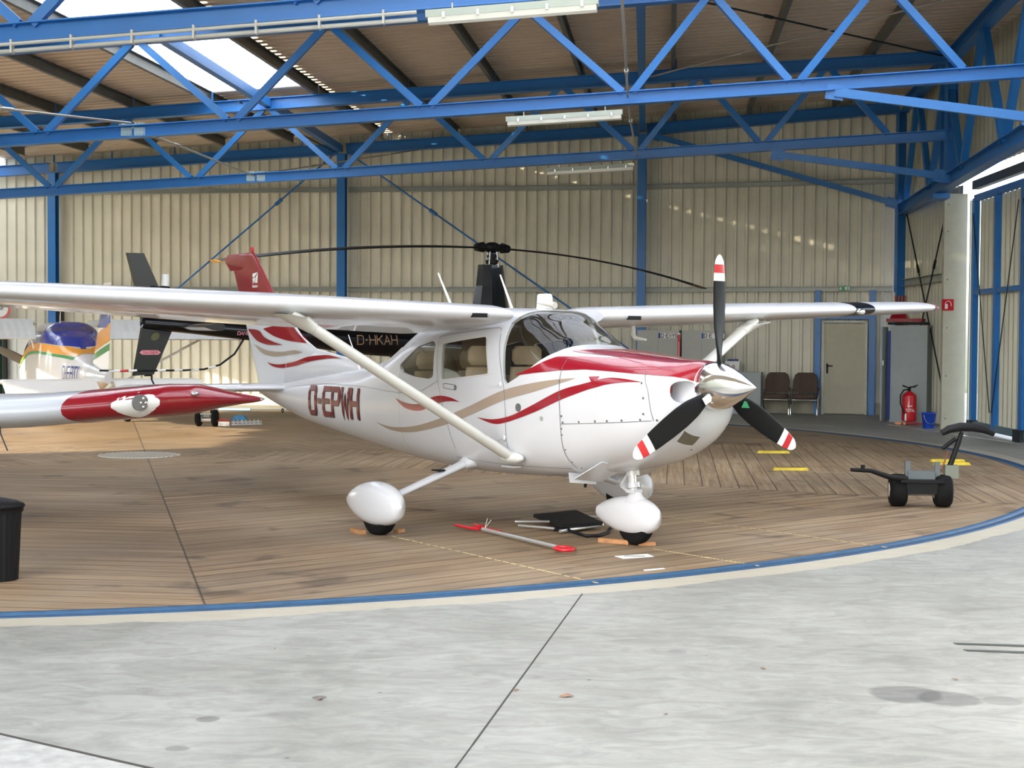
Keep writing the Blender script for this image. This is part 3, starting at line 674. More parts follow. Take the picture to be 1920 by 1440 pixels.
while x > -6.55: x -= .03 if x > .5 else .06; xs.append(max(x, -6.55))
mb = MB(); NA = 72
mb.loft([[(X, *hyz(X, 2*pi*j/NA)) for j in range(NA)] for X in xs])
hull = mb.build('fuselage', 'white')
cav = MB().loft(hull_rings(-.16, -3.05, 50, 48, off=-.03, inner=True)).build('c0', 'hullin')
def prism(pts, y0, y1, m='white'):
    n = len(pts); mb = MB(); a = [(x, y0, z) for x, z in pts]; b = [(x, y1, z) for x, z in pts]
    mb.add(a+b, [(i, (i+1) % n, n+(i+1) % n, n+i) for i in range(n)]+[tuple(range(n))[::-1], tuple(range(n, 2*n))]); return mb.build('c', m)
def rounded(pts, r=.06, k=5):
    out = []; n = len(pts)
    for i in range(n):
        p = Vector(pts[i]); a = (Vector(pts[i-1])-p); b = (Vector(pts[(i+1) % n])-p); ra = min(r, a.length*.45, b.length*.45)
        A, B = p+a.normalized()*ra, p+b.normalized()*ra
        for q in range(k+1):
            t = q/k; out.append(tuple((1-t)**2*A+2*t*(1-t)*p+t*t*B))
    return out
W_door = rounded([(-1.975,1.63),(-1.305,1.695),(-1.22,1.37),(-1.955,1.305)], .05)
W_rear = rounded([(-2.80,1.42),(-2.45,1.60),(-2.16,1.655),(-2.10,1.63),(-2.09,1.33),(-2.16,1.31),(-2.45,1.325),(-2.72,1.365)], .04)
W_shield = [(-1.02,1.33),(-.985,1.29),(-.93,1.305),(-.72,1.40),(-.50,1.565),(-.44,1.64),(-.2,2.3),(-.955,2.3),(-.965,1.95),(-1.06,1.80),(-1.055,1.6)]
W_back = [(-2.72,1.76),(-2.70,2.3),(-3.4,2.3),(-3.12,1.60),(-2.9,1.58)]
cut = [cav, prism(W_door, -.8, .8), prism(W_rear, -.8, .8), prism(W_shield, -.9, .9), prism(W_back, -.36, .36)]
for s in (-1, 1):
    mbx = MB(); r_ = []
    for X, k in ((.52,.7),(.70,.95),(.82,1.),(1.1,1.1)):
        r_.append([(X, s*.265+.085*k*math.copysign(abs(cos(a))**.8, cos(a)), 1.27+.083*k*math.copysign(abs(sin(a))**.8, sin(a))) for a in [2*pi*j/24 for j in range(24)]])
    cut.append(mbx.loft(r_).build('c', 'white'))
eval_bool(hull, cut, 'fuselage', PL); hull.parent = PL; sharp(hull, 28)
# glazing follows the hull skin
def skin_patch(poly, name, y=None, mt='glass', top=False, off=-.008, dx=.012):
    bm_ = MB(); xs_ = [p[0] for p in poly]; x0, x1 = min(xs_), max(xs_)
    def inside(X, Z):
        c = False; n = len(poly)
        for i in range(n):
            a, b = poly[i], poly[i-1]
            if (a[1] > Z) != (b[1] > Z) and X < (b[0]-a[0])*(Z-a[1])/(b[1]-a[1])+a[0]: c = not c
        return c
    na = 160; n = int((x1-x0)/dx)+2; idx = {}
    for i in range(-1, n+1):
        X0_, X1_ = x0+i*dx, x0+(i+1)*dx
        for j in range(na):
            a0, a1 = 2*pi*j/na, 2*pi*(j+1)/na; q = [(X0_, *hyz(X0_, a0, off=off)), (X1_, *hyz(X1_, a0, off=off)), (X1_, *hyz(X1_, a1, off=off)), (X0_, *hyz(X0_, a1, off=off))]
            if y is not None and (q[0][1] > 0) != (y > 0): continue
            g = lambda p: inside(p[0]+.0, p[2])
            if any(g(p) for p in q) or any(inside(q[0][0]+ddx, q[0][2]+ddz) for ddx in (-.012, .012) for ddz in (-.012, .012)):
                ids = []
                for p in q:
                    key = (round(p[0], 5), round(p[1], 5), round(p[2], 5))
                    if key not in idx: idx[key] = len(bm_.v); bm_.v.append(p)
                    ids.append(idx[key])
                if len(set(ids)) == 4: bm_.f.append(tuple(ids)); bm_.sm.append(True)
    return bm_.build(name, mt, PL, fix=False)
for s in (-1, 1):
    skin_patch(W_door, 'side_window', s); skin_patch(W_rear, 'rear_side_window', s)
skin_patch(W_shield, 'windshield'); skin_patch(W_back, 'rear_window')
# interior
def seat(X, Y, z0=.78, zr_=1.45, wd=.46):
    mb = MB(); mb.loft([[(X+dx, Y+wd/2*cos(a)*k, z0+.06+.07*sin(a)) for a in [2*pi*j/16 for j in range(16)]] for dx, k in ((.28,.8),(.25,1),(-.15,1),(-.2,.9))])
    r_ = []
    for z, k in ((z0+.1,.9),(z0+.25,1),(zr_-.15,1),(zr_-.03,.85)):
        t = (z-z0)/(zr_-z0); r_.append([(X-.2-.12*t+.06*cos(a), Y+wd/2*k*sin(a), z) for a in [2*pi*j/16 for j in range(16)]])
    mb.loft(r_); r_ = []
    for z, k in ((zr_-.01,.6),(zr_+.03,.75),(zr_+.12,.75),(zr_+.16,.55)): r_.append([(X-.33+.05*cos(a), Y+.17*k/.75*sin(a), z) for a in [2*pi*j/16 for j in range(16)]])
    mb.loft(r_); return mb
for X in (-1.42,):
    for s in (-1, 1): seat(X, s*.25).build('seat', 'leather', PL)
mb = MB(); seat(-2.25, .25, zr_=1.4).build('rear_seat', 'leather', PL); seat(-2.25, -.25, zr_=1.4).build('rear_seat', 'leather', PL)
mb = MB(); r_ = []
for X, zt_ in ((-.2,1.50),(-.5,1.55),(-.72,1.53),(-.74,1.25)): r_.append([(X, .5*cos(a), 1.2+(zt_-1.2)*max(sin(a), 0)) for a in [pi*j/16 for j in range(17)]])
mb.loft(r_).build('instrument_panel', 'matb', PL)
for s in (-1, 1):
    MB().tube([(-.82, s*.25+.14*cos(a), 1.30+.09*sin(a)) for a in [pi*(-.25+1.5*j/14) for j in range(15)]], .012).build('control_yoke', 'matb', PL)
    mb = MB(); r_ = []
    for X, z in ((-1.95,1.41),(-1.8,1.38),(-1.6,1.27),(-1.5,1.15)): r_.append([(X, s*.535, .9),(X, s*.535, z),(X, s*.50, z),(X, s*.50, .9)])
    mb.loft(r_).build('door_trim', 'plwhite', PL)
    mb = MB(); mb.ball((-.90, s*.44, 1.31), (.09,.05,.07)); mb.build('kick_panel', 'plwhite', PL)
# wing
def airfoil(n=22, th=.12):
    up, lo = [], []
    for i in range(n+1):
        x = .5*(1-cos(pi*i/n)); t = 5*th*(.2969*sqrt(x)-.1260*x-.3516*x*x+.2843*x**3-.1015*x**4)
        cam_ = .02*(2*.4*x-x*x)/.16 if x < .4 else .02*((1-.8)+.8*x-x*x)/.36
        up.append((x, cam_+t)); lo.append((x, cam_-t*.95))
    return up[::-1]+lo[1:-1]
AF = airfoil()
def wing_ring(Y, s=1, k=1., dxx=0., th=1.):
    yy = abs(Y); root = 2.55
    if yy <= root: ch, le = 1.63, -.955
    else: t = (yy-root)/(5.40-root); ch, le = 1.63-.5*t, -.955-.13*t
    z = 1.86+(.033 if Y > 0 else .025)*max(yy-.55, 0); ch2 = ch*k; inc = .10-.05*min(yy/4.5, 1)
    return [(le-(ch-ch2)*.35-x*ch2+dxx, Y, z-(x*ch2)*inc+.015+(zz*ch2)*th) for x, zz in AF]
for s, nm in ((-1, 'right'), (1, 'left')):
    ys = [.50,.58,1.2,1.9,2.55,3.5,4.5,5.2]
    rr = [wing_ring(s*y) for y in ys]
    rr[0] = wing_ring(s*.50, k=.985, th=.86)
    tips = [(5.36,.985,.98),(5.46,.955,.90),(5.53,.91,.70),(5.56,.85,.30)]
    mb = MB(); mb.loft(rr); mb.build('wing', 'white', PL)
    mb = MB(); mb.loft([wing_ring(s*5.2)]+[wing_ring(s*y, k=k, th=th) for y, k, th in tips])
    tp = mb.build('wing_tip', 'white', PL)
    m_ = MB(); rg = [wing_ring(s*y, k=k+.002, th=th*1.03) for y, k, th in ((5.43,.97,.93),(5.47,.95,.88),(5.535,.90,.70),(5.57,.84,.30))]
    m_.loft(rg); m_.build('tip_band', 'red', tp)
    # landing light / dark lens on the leading edge
    def le_patch(y0, y1, x0f, x1f, mt, nm_, par, zz0=-1, zz1=1):
        m_ = MB(); rg = []
        for i in range(7):
            y = y0+(y1-y0)*i/6; w_ = wing_ring(s*y); nn = len(w_); k0 = nn//2+1
            pts = [p for p in w_[k0-7:k0+6]]
            rg.append([(p[0]+.004, p[1], p[2]+(.002 if j < 6 else -.002)) for j, p in enumerate(pts)])
        m_.loft(rg, caps=False, closed=False); m_.build(nm_, mt, par)
    if s == 1:
        le_patch(4.0, 4.32, 0, 0, 'black', 'landing_light', PL); MB().ball((-1.03,4.08,1.97), (.03,.07,.035)).build('light_bulb', 'chrome', PL)
    # cabin air inlet in the leading edge
    m_ = MB(); m_.box((-.965, s*.86, 1.865), (.03,.15,.035)); m_.build('air_inlet', 'matb', PL)
    # aileron and flap hinge lines
    m_ = MB()
    for y0, y1 in ((.62,2.55),(2.6,5.2)):
        pp = []
        for y in (y0, y1):
            w_ = wing_ring(s*y); q = w_[5]; pp.append((q[0], q[1], q[2]+.003))
        m_.beam(*pp, .008, .003)
    m_.build('hinge_line', 'seam', PL)
    # wing strut with fairings
    a = Vector((-.93, s*.535, .665)); b = Vector((-1.10, s*2.55, 1.86)); d = (b-a).normalized()
    up = Vector((1,0,0)); y_ = d.cross(up).normalized(); x_ = y_.cross(d).normalized()
    def ell(p, rx, ry): return [tuple(p+x_*rx*cos(q)+y_*ry*sin(q)) for q in [2*pi*j/24 for j in range(24)]]
    L_ = (b-a).length
    st = MB().loft([ell(a+d*.0, .06,.035), ell(a+d*.1, .075,.042), ell(a+d*(L_-.2), .075,.042), ell(b, .07,.04)]).build('wing_strut', mat('strut_offwhite', (.66,.66,.62), .3, coat=.4) if s == -1 else bpy.data.materials['strut_offwhite'], PL)
    def ellz(p, rx, ry): return [(p[0]+rx*cos(q), p[1]+ry*sin(q), p[2]) for q in [2*pi*j/24 for j in range(24)]]
    zb_ = lambda p: p
    m_ = MB(); c0 = b-d*.22
    top_ = [(b.x+.02+.17*cos(q), b.y+s*.02+.10*sin(q)*(1 if s*sin(q) > 0 else 1.3), 1.835+.02*sin(q)*s) for q in [2*pi*j/24 for j in range(24)]]
    m_.loft([ell(c0, .08,.047), ell(c0+d*.09, .095,.055), top_]); m_.build('strut_fairing', bpy.data.materials['strut_offwhite'], PL)
    m_ = MB(); m_.ball(a+d*.02, (.17,.06,.05)); m_.build('strut_foot_fairing', bpy.data.materials['strut_offwhite'], PL)
    # main gear leg, fairing, wheel
    a = Vector((-1.72, s*.36, .60)); b = Vector((-1.69, s*1.30, .30)); d = (b-a).normalized(); y_ = d.cross(Vector((1,0,0))).normalized(); x_ = y_.cross(d)
    MB().loft([ell(a, .07,.045), ell(a+d*.12, .06,.036), ell(b, .05,.026)]).build('landing_gear_leg', 'white', PL)
    MB().loft([ell(a-d*.08, .14,.10), ell(a+d*.03, .12,.075), ell(a+d*.14, .066,.044)]).build('leg_fairing', 'white', PL)
    if s == -1:
        MB().box(a+d*.42+Vector((.0,0,.05)), (.10,.08,.012)).build('step', 'matb', PL)
def pant(xc, yc, zc, x0, x1, zt, zb, hw, cutlow, tail=.02, par=PL, name='wheel_fairing'):
    mb = MB(); rr = []; n = 26
    for i in range(n+1):
        t = i/n; X = xc+x0+(x1-x0)*t
        u = sqrt(max(1-((.42-t)/.42)**2, 0)) if t < .42 else 1-(1-tail)*((t-.42)/.58)**1.9
        u = max(u, .02); us = u**.85
        zz = zc+(.25-t)*.0
        ring = []
        for j in range(28):
            a = 2*pi*j/28; c, s_ = cos(a), sin(a); z = zz+math.copysign(abs(s_)**.9, s_)*((zt-zc) if s_ > 0 else (zc-zb))*us
            z = max(z, cutlow+.012*cos(7*t))
            ring.append((X, yc+math.copysign(abs(c)**.85, c)*hw*us**.9, z))
        rr.append(ring)
    mb.loft(rr); return mb.build(name, 'white', par)
def wheel(xc, yc, r, hw, par=PL, name='wheel', hubm='alu'):
    mb = MB(); mb.lathe((xc, yc-hw, r), (xc, yc+hw, r), [(0,r*.55),(0,r*.8),(.12,r*.94),(.35,r),(.65,r),(.88,r*.94),(1,r*.8),(1,r*.55)], 32)
    o = mb.build(name, 'rubber', par)
    MB().lathe((xc, yc-hw*1.02, r), (xc, yc+hw*1.02, r), [(0,r*.2),(.05,r*.5),(.2,r*.55),(.8,r*.55),(.95,r*.5),(1,r*.2)], 20).build('hub', hubm, o); return o
for s in (-1, 1):
    pant(-1.69, s*1.40, .27, .38, -.50, .462, .085, .118, .105)
    wheel(-1.69, s*1.38, .20, .075)
pant(0, 0, .235, .30, -.44, .395, .075, .10, .082, tail=.24)
wheel(.02, 0, .185, .06)
# nose gear
m_ = MB(); m_.cyl((.0,0,.36), (-.03,0,.62), .035); m_.cyl((.0,0,.46), (-.01,0,.50), .052); m_.cyl((-.015,0,.56), (-.02,0,.60), .058); m_.box((.0,0,.435), (.1,.09,.03)); m_.build('nose_leg', 'white', PL)
MB().cyl((-.008,0,.50), (-.014,0,.56), .028).build('oleo', 'chrome', PL)
m_ = MB(); m_.beam((-.03,-.0,.42), (-.14,0,.47), .05,.02); m_.beam((-.14,0,.47), (-.05,0,.58), .05,.02); m_.build('torque_link', 'white', PL)
MB().loft([[(.02+.13*cos(a)*k, .07*sin(a)*k, z) for a in [2*pi*j/20 for j in range(20)]] for z, k in ((.345,1.2),(.40,.62),(.43,.42))]).build('leg_shroud', 'white', PL)
# cowl flaps and step plates under the nose
for s in (-1, 1):
    m_ = MB(); m_.slab([(-.30,s*.12,.56),(-.30,s*.40,.60),(.10,s*.42,.64),(.06,s*.12,.60)], (0,0,-.008)); m_.xf(Matrix.Translation((-.1,0,.62)) @ Matrix.Rotation(-.32, 4, 'Y') @ Matrix.Translation((.1,0,-.62)))
    m_.slab([(-.34,s*.12,.47),(-.34,s*.40,.50),(-.33,s*.42,.585),(-.33,s*.12,.55)], (.008,0,0)); m_.build('cowl_flap', 'white', PL)
m_ = MB(); m_.slab([(-1.02,-.50,.60),(-1.02,-.585,.60),(-.86,-.585,.60),(-.86,-.50,.60)], (0,0,-.006)); m_.build('boarding_step', 'white', PL)
MB().tube([(-2.55,0,.50),(-2.62,0,.40),(-2.66,0,.40),(-2.60,0,.50)], .012).build('belly_antenna', 'plwhite', PL)
MB().tube([(-.42,-.15,.53),(-.44,-.15,.44)], .012).build('drain_pipe', 'matb', PL)
# spinner and propeller
HX, HZ = .93, 1.31
MB().lathe((HX-.06,0,HZ), (1.335,0,HZ), [(0,.178),(.02,.184),(.16,.184),(.32,.168),(.5,.133),(.68,.092),(.84,.048),(.95,.018),(1,.003)], 48).build('spinner', 'chrome', PL)
MB().cyl((HX-.075,0,HZ), (HX-.06,0,HZ), .178, n=40).build('spinner_plate', 'seam', PL)
def blade(k):
    ang = k*2*pi/3
    rs = [(.09,.06,.058,50),(.16,.075,.055,44),(.22,.105,.045,36),(.32,.145,.03,26),(.45,.165,.022,17),(.6,.165,.016,11),(.75,.15,.012,8),(.88,.125,.009,6),(.95,.10,.007,5),(.985,.06,.005,5),(1.0,.015,.004,5)]
    def ring(r, ch, th, tw):
        out = []; t = R(tw)
        for j in range(20):
            a = 2*pi*j/20; cx = cos(a)*ch/2; cy = sin(a)*th/2*(1 if sin(a) > 0 else .6)
            out.append((-cx*sin(t)+cy*cos(t), cx*cos(t)+cy*sin(t), r))
        return out
    def seg(r0, r1, nn):
        o = []
        for i in range(nn+1):
            r = r0+(r1-r0)*i/nn
            for q in range(len(rs)-1):
                if rs[q][0] <= r <= rs[q+1][0]+1e-6: break
            u = (r-rs[q][0])/(rs[q+1][0]-rs[q][0]); o.append(ring(r, *[rs[q][m]+(rs[q+1][m]-rs[q][m])*u for m in (1,2,3)]))
        return o
    T = Matrix.Translation((HX+.02,0,HZ)) @ Matrix.Rotation(ang, 4, 'X')
    mb = MB().loft(seg(.09, .80, 26)).xf(T); b = mb.build('propeller_blade', mat('blade_black', (.004,.004,.005), .45, spec=.2) if k == 0 else bpy.data.materials['blade_black'], PL)
    b['label'] = ['upright black propeller blade', 'black blade slanting down to the left', 'black blade slanting down to the right'][k]
    for r0, r1, m_, nm in ((.80,.86,'wwhite','white_band'),(.86,.925,'redb','red_band'),(.925,1.0,'wwhite','white_band')):
        MB().loft(seg(r0, r1, 6)).xf(T).build(nm, m_, b)
    return b, T
bl = [blade(k) for k in range(3)]
# stickers on the blades: k=1 port/right in picture, k=2 left in picture
def on_blade(T, pts): return [tuple(T @ Vector(p)) for p in pts]
m_ = MB(); m_.slab(on_blade(bl[2][1], [(.030,-.045,.27),(.030,.035,.27),(.03,-.005,.35)]), (.002,0,0)); m_.build('green_triangle_sticker', 'green', bl[2][0])
m_ = MB(); m_.slab(on_blade(bl[1][1], [(.056,-.02,.15),(.046,.035,.15),(.046,.035,.235),(.056,-.02,.235)]), (.004,0,0)); m_.build('white_sticker', 'wwhite', bl[1][0])
# fin and rudder
def fin_t(X, Z):
    return .045
def foil2(xle, xte, th, nn=14):
    up = []; lo = []
    for i in range(nn+1):
        x = .5*(1-cos(pi*i/nn)); t = 5*th*(.2969*sqrt(x)-.1260*x-.3516*x*x+.2843*x**3-.1036*x**4); up.append((x, t)); lo.append((x, -t))
    return [(xle+(xte-xle)*x, t) for x, t in up[::-1]+lo[1:-1]]
FINLE = [(1.15,-5.3),(1.40,-5.25),(1.55,-5.15),(1.63,-5.43),(2.2,-6.18),(2.60,-6.57),(2.685,-6.68)]
def fle(z):
    for (a, x), (b, y) in zip(FINLE, FINLE[1:]):
        if a <= z <= b: return x+(y-x)*(z-a)/(b-a)
    return FINLE[-1][1]
def fte(z): return -6.57-(z-1.18)*.475 if z < 2.62 else -7.26
fin_h = lambda z: .075*(1-.45*(z-1.2)/1.5)
def fin_y(X, Z):
    xl, xt = fle(Z), fte(Z); u = min(max((xl-X)/(xl-xt), 0.001), 1); th = fin_h(Z); return 5*th/1.*(.2969*sqrt(u)-.1260*u-.3516*u*u+.2843*u**3-.1036*u**4)
mb = MB(); rr = []
for i in range(25):
    z = 1.16+(2.66-1.16)*i/24; rr.append([(x, y, z+ (.0 if i < 24 else .0)) for x, y in foil2(fle(z), fte(z), fin_h(z))])
mb.loft(rr); fin = mb.build('fin', 'white', PL)
# red upper fin skin and rudder horn
mb = MB(); rr = []
for i in range(13):
    z = 2.02+(2.665-2.02)*i/12; rr.append([(x, y*1.06+(.0015 if y > 0 else -.0015), z) for x, y in foil2(fle(z)+.004, fte(z)-.004, fin_h(z))])
mb.loft(rr); mb.build('red_fin_top', 'red', fin)
mb = MB(); mb.loft([[(x, y*k, z) for x, y in foil2(xl, xt, .05)] for z, xl, xt, k in ((2.50,-6.48,-7.30,.9),(2.60,-6.56,-7.42,1.),(2.66,-6.62,-7.44,.9),(2.70,-6.68,-7.36,.4))]); mb.build('rudder_horn', 'red', fin)
MB().ball((-6.72,0,2.73), (.03,.02,.04)).build('beacon', 'redb', fin)
# dorsal fillet
mb = MB(); rr = []
for X, zt_ in ((-3.9,1.395),(-4.3,1.45),(-4.67,1.50),(-5.2,1.575),(-5.5,1.70),(-5.8,1.92)):
    zb_ = hs(X)[1]-.03; wd = .035+.02*max(0, (-X-4)/2)
    rr.append([(X, -wd*1.6, zb_), (X, -wd*.6, zb_+(zt_-zb_)*.5), (X, -.012, zt_-.01), (X, 0, zt_), (X, .012, zt_-.01), (X, wd*.6, zb_+(zt_-zb_)*.5), (X, wd*1.6, zb_)])
mb.loft(rr); mb.build('dorsal_fillet', 'white', PL)
# tail cone end and stabiliser
mb = MB(); mb.loft([[(X, *(hyz(X, 2*pi*j/24))) for j in range(24)] for X in (-6.3,-6.4,-6.5,-6.55)]+[[(-6.68, .03*cos(2*pi*j/24), 1.12+.035*sin(2*pi*j/24)) for j in range(24)]]); mb.build('tail_cone', 'white', PL)
for s in (-1, 1):
    mb = MB(); rr = []
    for Y, le, te, k in ((.06,-5.62,-6.80,.9),(.2,-5.62,-6.80,1),(1.7,-5.98,-6.72,1),(1.78,-6.05,-6.68,.6),(1.80,-6.2,-6.6,.15)):
        rr.append([(x, s*Y, 1.13+y*k) for x, y in foil2(le, te, .095)])
    mb.loft(rr); mb.build('tailplane', 'white', PL)
MB().tube([(-5.98+.02*cos(a), 0, .86+.022*sin(a)) for a in [2*pi*j/12 for j in range(13)]], .006).build('tie_down_ring', 'matb', PL)
# antennas on the roof
for y, x in ((-.33,-2.1), (.28,-2.0)):
    MB().tube([(x, y, 1.93),(x-.22, y*1.05, 2.28)], [.014,.007]).build('whip_antenna', 'wwhite', PL)
MB().loft([[(-1.25+.10*cos(a)*k, .06+.05*sin(a)*k, z) for a in [2*pi*j/12 for j in range(12)]] for z, k in ((1.94,1.1),(1.96,1.),(2.06,.9),(2.07,.7))], smooth=False).build('roof_antenna', 'wwhite', PL)
MB().tube([(-4.15,-.08,1.36),(-4.35,-.10,1.72)], [.009,.004]).build('tail_whip_antenna', 'wwhite', PL)
MB().tube([(-.78,-.2,1.955),(-1.0,-.22,1.985)], [.03,.01]).build('temperature_probe', 'plwhite', PL)
m_ = MB(); m_.tube([(-1.30,1.15,1.80),(-1.30,1.15,1.72),(-1.26,1.15,1.68),(-1.12,1.15,1.67)], [.022,.025,.022,.01]); m_.build('pitot_mast', 'plwhite', PL)
# --------------------- paint: swooshes and lettering laid on the skin
def interp(c, X):
    c = sorted(c); 
    if X <= c[0][0]: return c[0][1]
    for (a, u), (b, v) in zip(c, c[1:]):
        if X <= b: return u+(v-u)*(X-a)/(b-a) if b > a else v
    return c[-1][1]
def smooth_curve(c, k=6):
    P = [Vector(p) for p in c]; out = []
    for i in range(len(P)-1):
        p0 = P[max(i-1, 0)]; p1 = P[i]; p2 = P[i+1]; p3 = P[min(i+2, len(P)-1)]
        for q in range(k):
            t = q/k; out.append(.5*((2*p1)+(p2-p0)*t+(2*p0-5*p1+4*p2-p3)*t*t+(3*p1-p0-3*p2+p3)*t**3))
    out.append(P[-1]); return [tuple(p) for p in out]
def side_pt(X, Z, s=-1, off=.0035):
    y = hy(X, Z); e = .004; d = (hy(X, Z+e)-hy(X, Z-e))/(2*e); n = sqrt(1+d*d); return (X, s*(y+off/n), Z-off*d/n)
def swoosh(up, lo, mt, name, s=-1, rows=8, n=60):
    U, Lo = smooth_curve(up), smooth_curve(lo)
    def res(c):
        L_ = [0]
        for a, b in zip(c, c[1:]): L_.append(L_[-1]+(Vector(b)-Vector(a)).length)
        o = []
        for i in range(n+1):
            t = L_[-1]*i/n
            for k in range(len(c)-1):
                if t <= L_[k+1]+1e-9: break
            u = (t-L_[k])/max(L_[k+1]-L_[k], 1e-9); o.append(Vector(c[k]).lerp(Vector(c[k+1]), u))
        return o
    A, B = res(U), res(Lo); mb = MB(); rg = []
    for a, b in zip(A, B): rg.append([side_pt(*(a.lerp(b, j/rows)), s=s) for j in range(rows+1)])
    mb.loft(rg, caps=False, closed=False); return mb.build(name, mt, PL)
S2u = [(-1.391,.995),(-1.158,.987),(-.895,1.03),(-.611,1.129),(-.282,1.256),(-.063,1.308),(.06,1.335),(.20,1.365),(.38,1.362),(.573,1.339)]
S2l = [(-1.391,.995),(-1.16,.95),(-.971,.968),(-.611,1.063),(-.27,1.179),(.01,1.264),(.12,1.29),(.229,1.315),(.42,1.336),(.573,1.339)]
tu = [(-3.308,.867),(-2.958,.833),(-2.428,.87),(-1.933,.967),(-1.51,1.083),(-1.25,1.168),(-.971,1.247),(-.625,1.308),(-.322,1.345),(-.125,1.358)]
tl = [(-3.308,.867),(-2.972,.801),(-2.504,.807),(-1.938,.895),(-1.51,1.004),(-1.25,1.082),(-.971,1.161),(-.617,1.234),(-.31,1.311),(-.125,1.358)]
S3u = [(-2.841,1.113),(-2.573,1.073),(-2.309,1.078),(-2.162,1.131),(-1.977,1.162),(-1.798,1.153),(-1.64,1.116)]
S3l = [(-2.841,1.113),(-2.63,1.03),(-2.359,1.012),(-2.161,1.049),(-1.932,1.106),(-1.757,1.121),(-1.64,1.116)]
for s in (-1, 1):
    swoosh(S2u, S2l, 'red', 'red_swoosh', s); swoosh(tu, tl, 'tan', 'taupe_swoosh', s); swoosh(S3u, S3l, 'red', 'small_red_swoosh', s)
    m_ = MB(); q = [(.0,1.372),(.12,1.376),(.10,1.335),(.05,1.33)]; m_.add([side_pt(*p, s=s, off=.004) for p in q], [(0,1,2,3)]); m_.build('swoosh_barb', 'red', PL)
# red hood: section strip from the paint line over the top to the other side
lowc = [(-.869,1.361),(-.64,1.387),(-.357,1.413),(-.072,1.426),(.224,1.414),(.574,1.395),(.787,1.383),(.862,1.368),(.89,1.348)]
def ang_for(X, Z):
    lo_, hi_ = pi/2, pi
    for _ in range(40):
        m = (lo_+hi_)/2
        if hyz(X, m)[1] > Z: lo_ = m
        else: hi_ = m
    return lo_
def hood_strip(lowf, upf, x0, x1, name, mt, off=.004, n=50, rows=16, both=True):
    for s in ((-1, 1) if both else (-1,)):
        rg = []; mb = MB()
        for i in range(n+1):
            X = x0+(x1-x0)*i/n; a0 = ang_for(X, lowf(X)); a1 = ang_for(X, upf(X)) if upf(X) < hs(X)[1] else pi/2
            ring = []
            for j in range(rows+1):
                a = a0+(a1-a0)*j/rows; y, z = hyz(X, a, off=off); ring.append((X, y if s == -1 else -y, z))
            rg.append(ring)
        mb.loft(rg, caps=False, closed=False); mb.build(name, mt, PL)
upc = [(-.869,1.361),(-.653,1.435),(-.467,1.525),(-.2,1.528),(.15,1.52)]
hood_strip(lambda X: interp(lowc, X), lambda X: interp(upc, X), -.865, .15, 'red_hood', 'red')
hood_strip(lambda X: interp(lowc, X), lambda X: 9, .15, .888, 'red_hood', 'red')
wis = [(-.42,1.572),(-.25,1.553),(.0,1.537),(.15,1.523)]
hood_strip(lambda X: interp(wis, X), lambda X: 9 if X > -.12 else interp([(-.42,1.573),(-.12,1.59)], X), -.40, .15, 'red_hood_top', 'red')
# nose paint on the front ring top
# registration letters
def letters(s, x0, z0, w, h, gap, st, text, mt, name, off=.004, sh=0.):
    m_ = MB(); fn = (lambda x, y: side_pt(x0+x, z0+y+sh*x, s, off)) if s == -1 else (lambda x, y: side_pt(x0-x, z0+y, s, off))
    lettering(m_, text, fn, w, h, gap, st, sub=4); return m_.build(name, mt, PL, fix=False)
letters(-1, -4.87, .885, .166, .265, .058, .054, 'D-EPWH', mat('letter_black', (.02,.008,.01), .3, coat=.5), 'registration_shadow', .0035)
letters(-1, -4.885, .895, .166, .262, .058, .05, 'D-EPWH', mat('letter_red', (.16,.004,.01), .25, coat=.5), 'registration', .0055)
letters(1, -3.65, .885, .17, .265, .052, .05, 'D-EPWH', bpy.data.materials['letter_red'], 'registration', .004)
# fin swooshes
def fin_band(up, lo, mt, name, s=-1, n=90, rows=16):
    U, Lo = smooth_curve(up, 24), smooth_curve(lo, 24); m_ = MB(); rg = []
    for i in range(n+1):
        a = U[round(i/n*(len(U)-1))]; b = Lo[round(i/n*(len(Lo)-1))]; ring = []
        for j in range(rows+1):
            t = j/rows; X = a[0]+(b[0]-a[0])*t; Z = a[1]+(b[1]-a[1])*t
            inhull = Z < hs(X)[1] and X > -6.5
            y = max(fin_y(X, Z) if fte(Z) < X < fle(Z) else .012, hy(X, Z) if inhull else 0, dors(X, Z))+.009
            ring.append((X, s*y, Z))
        rg.append(ring)
    m_.loft(rg, caps=False, closed=False); m_.build(name, mt, fin)
def dors(X, Z):
    if X < -5.8 or X > -3.9: return 0
    zt_ = interp([(-5.8,1.92),(-5.5,1.70),(-5.2,1.575),(-4.67,1.50),(-4.3,1.45),(-3.9,1.395)], X); zb_ = hs(X)[1]-.03; wd = .035+.02*max(0, (-X-4)/2)
    u = min(max((Z-zb_)/(zt_-zb_), 0), 1); return wd*1.6*(1-2*u)+wd*.6*2*u if u < .5 else wd*.6*(2-2*u)+.012*(2*u-1)
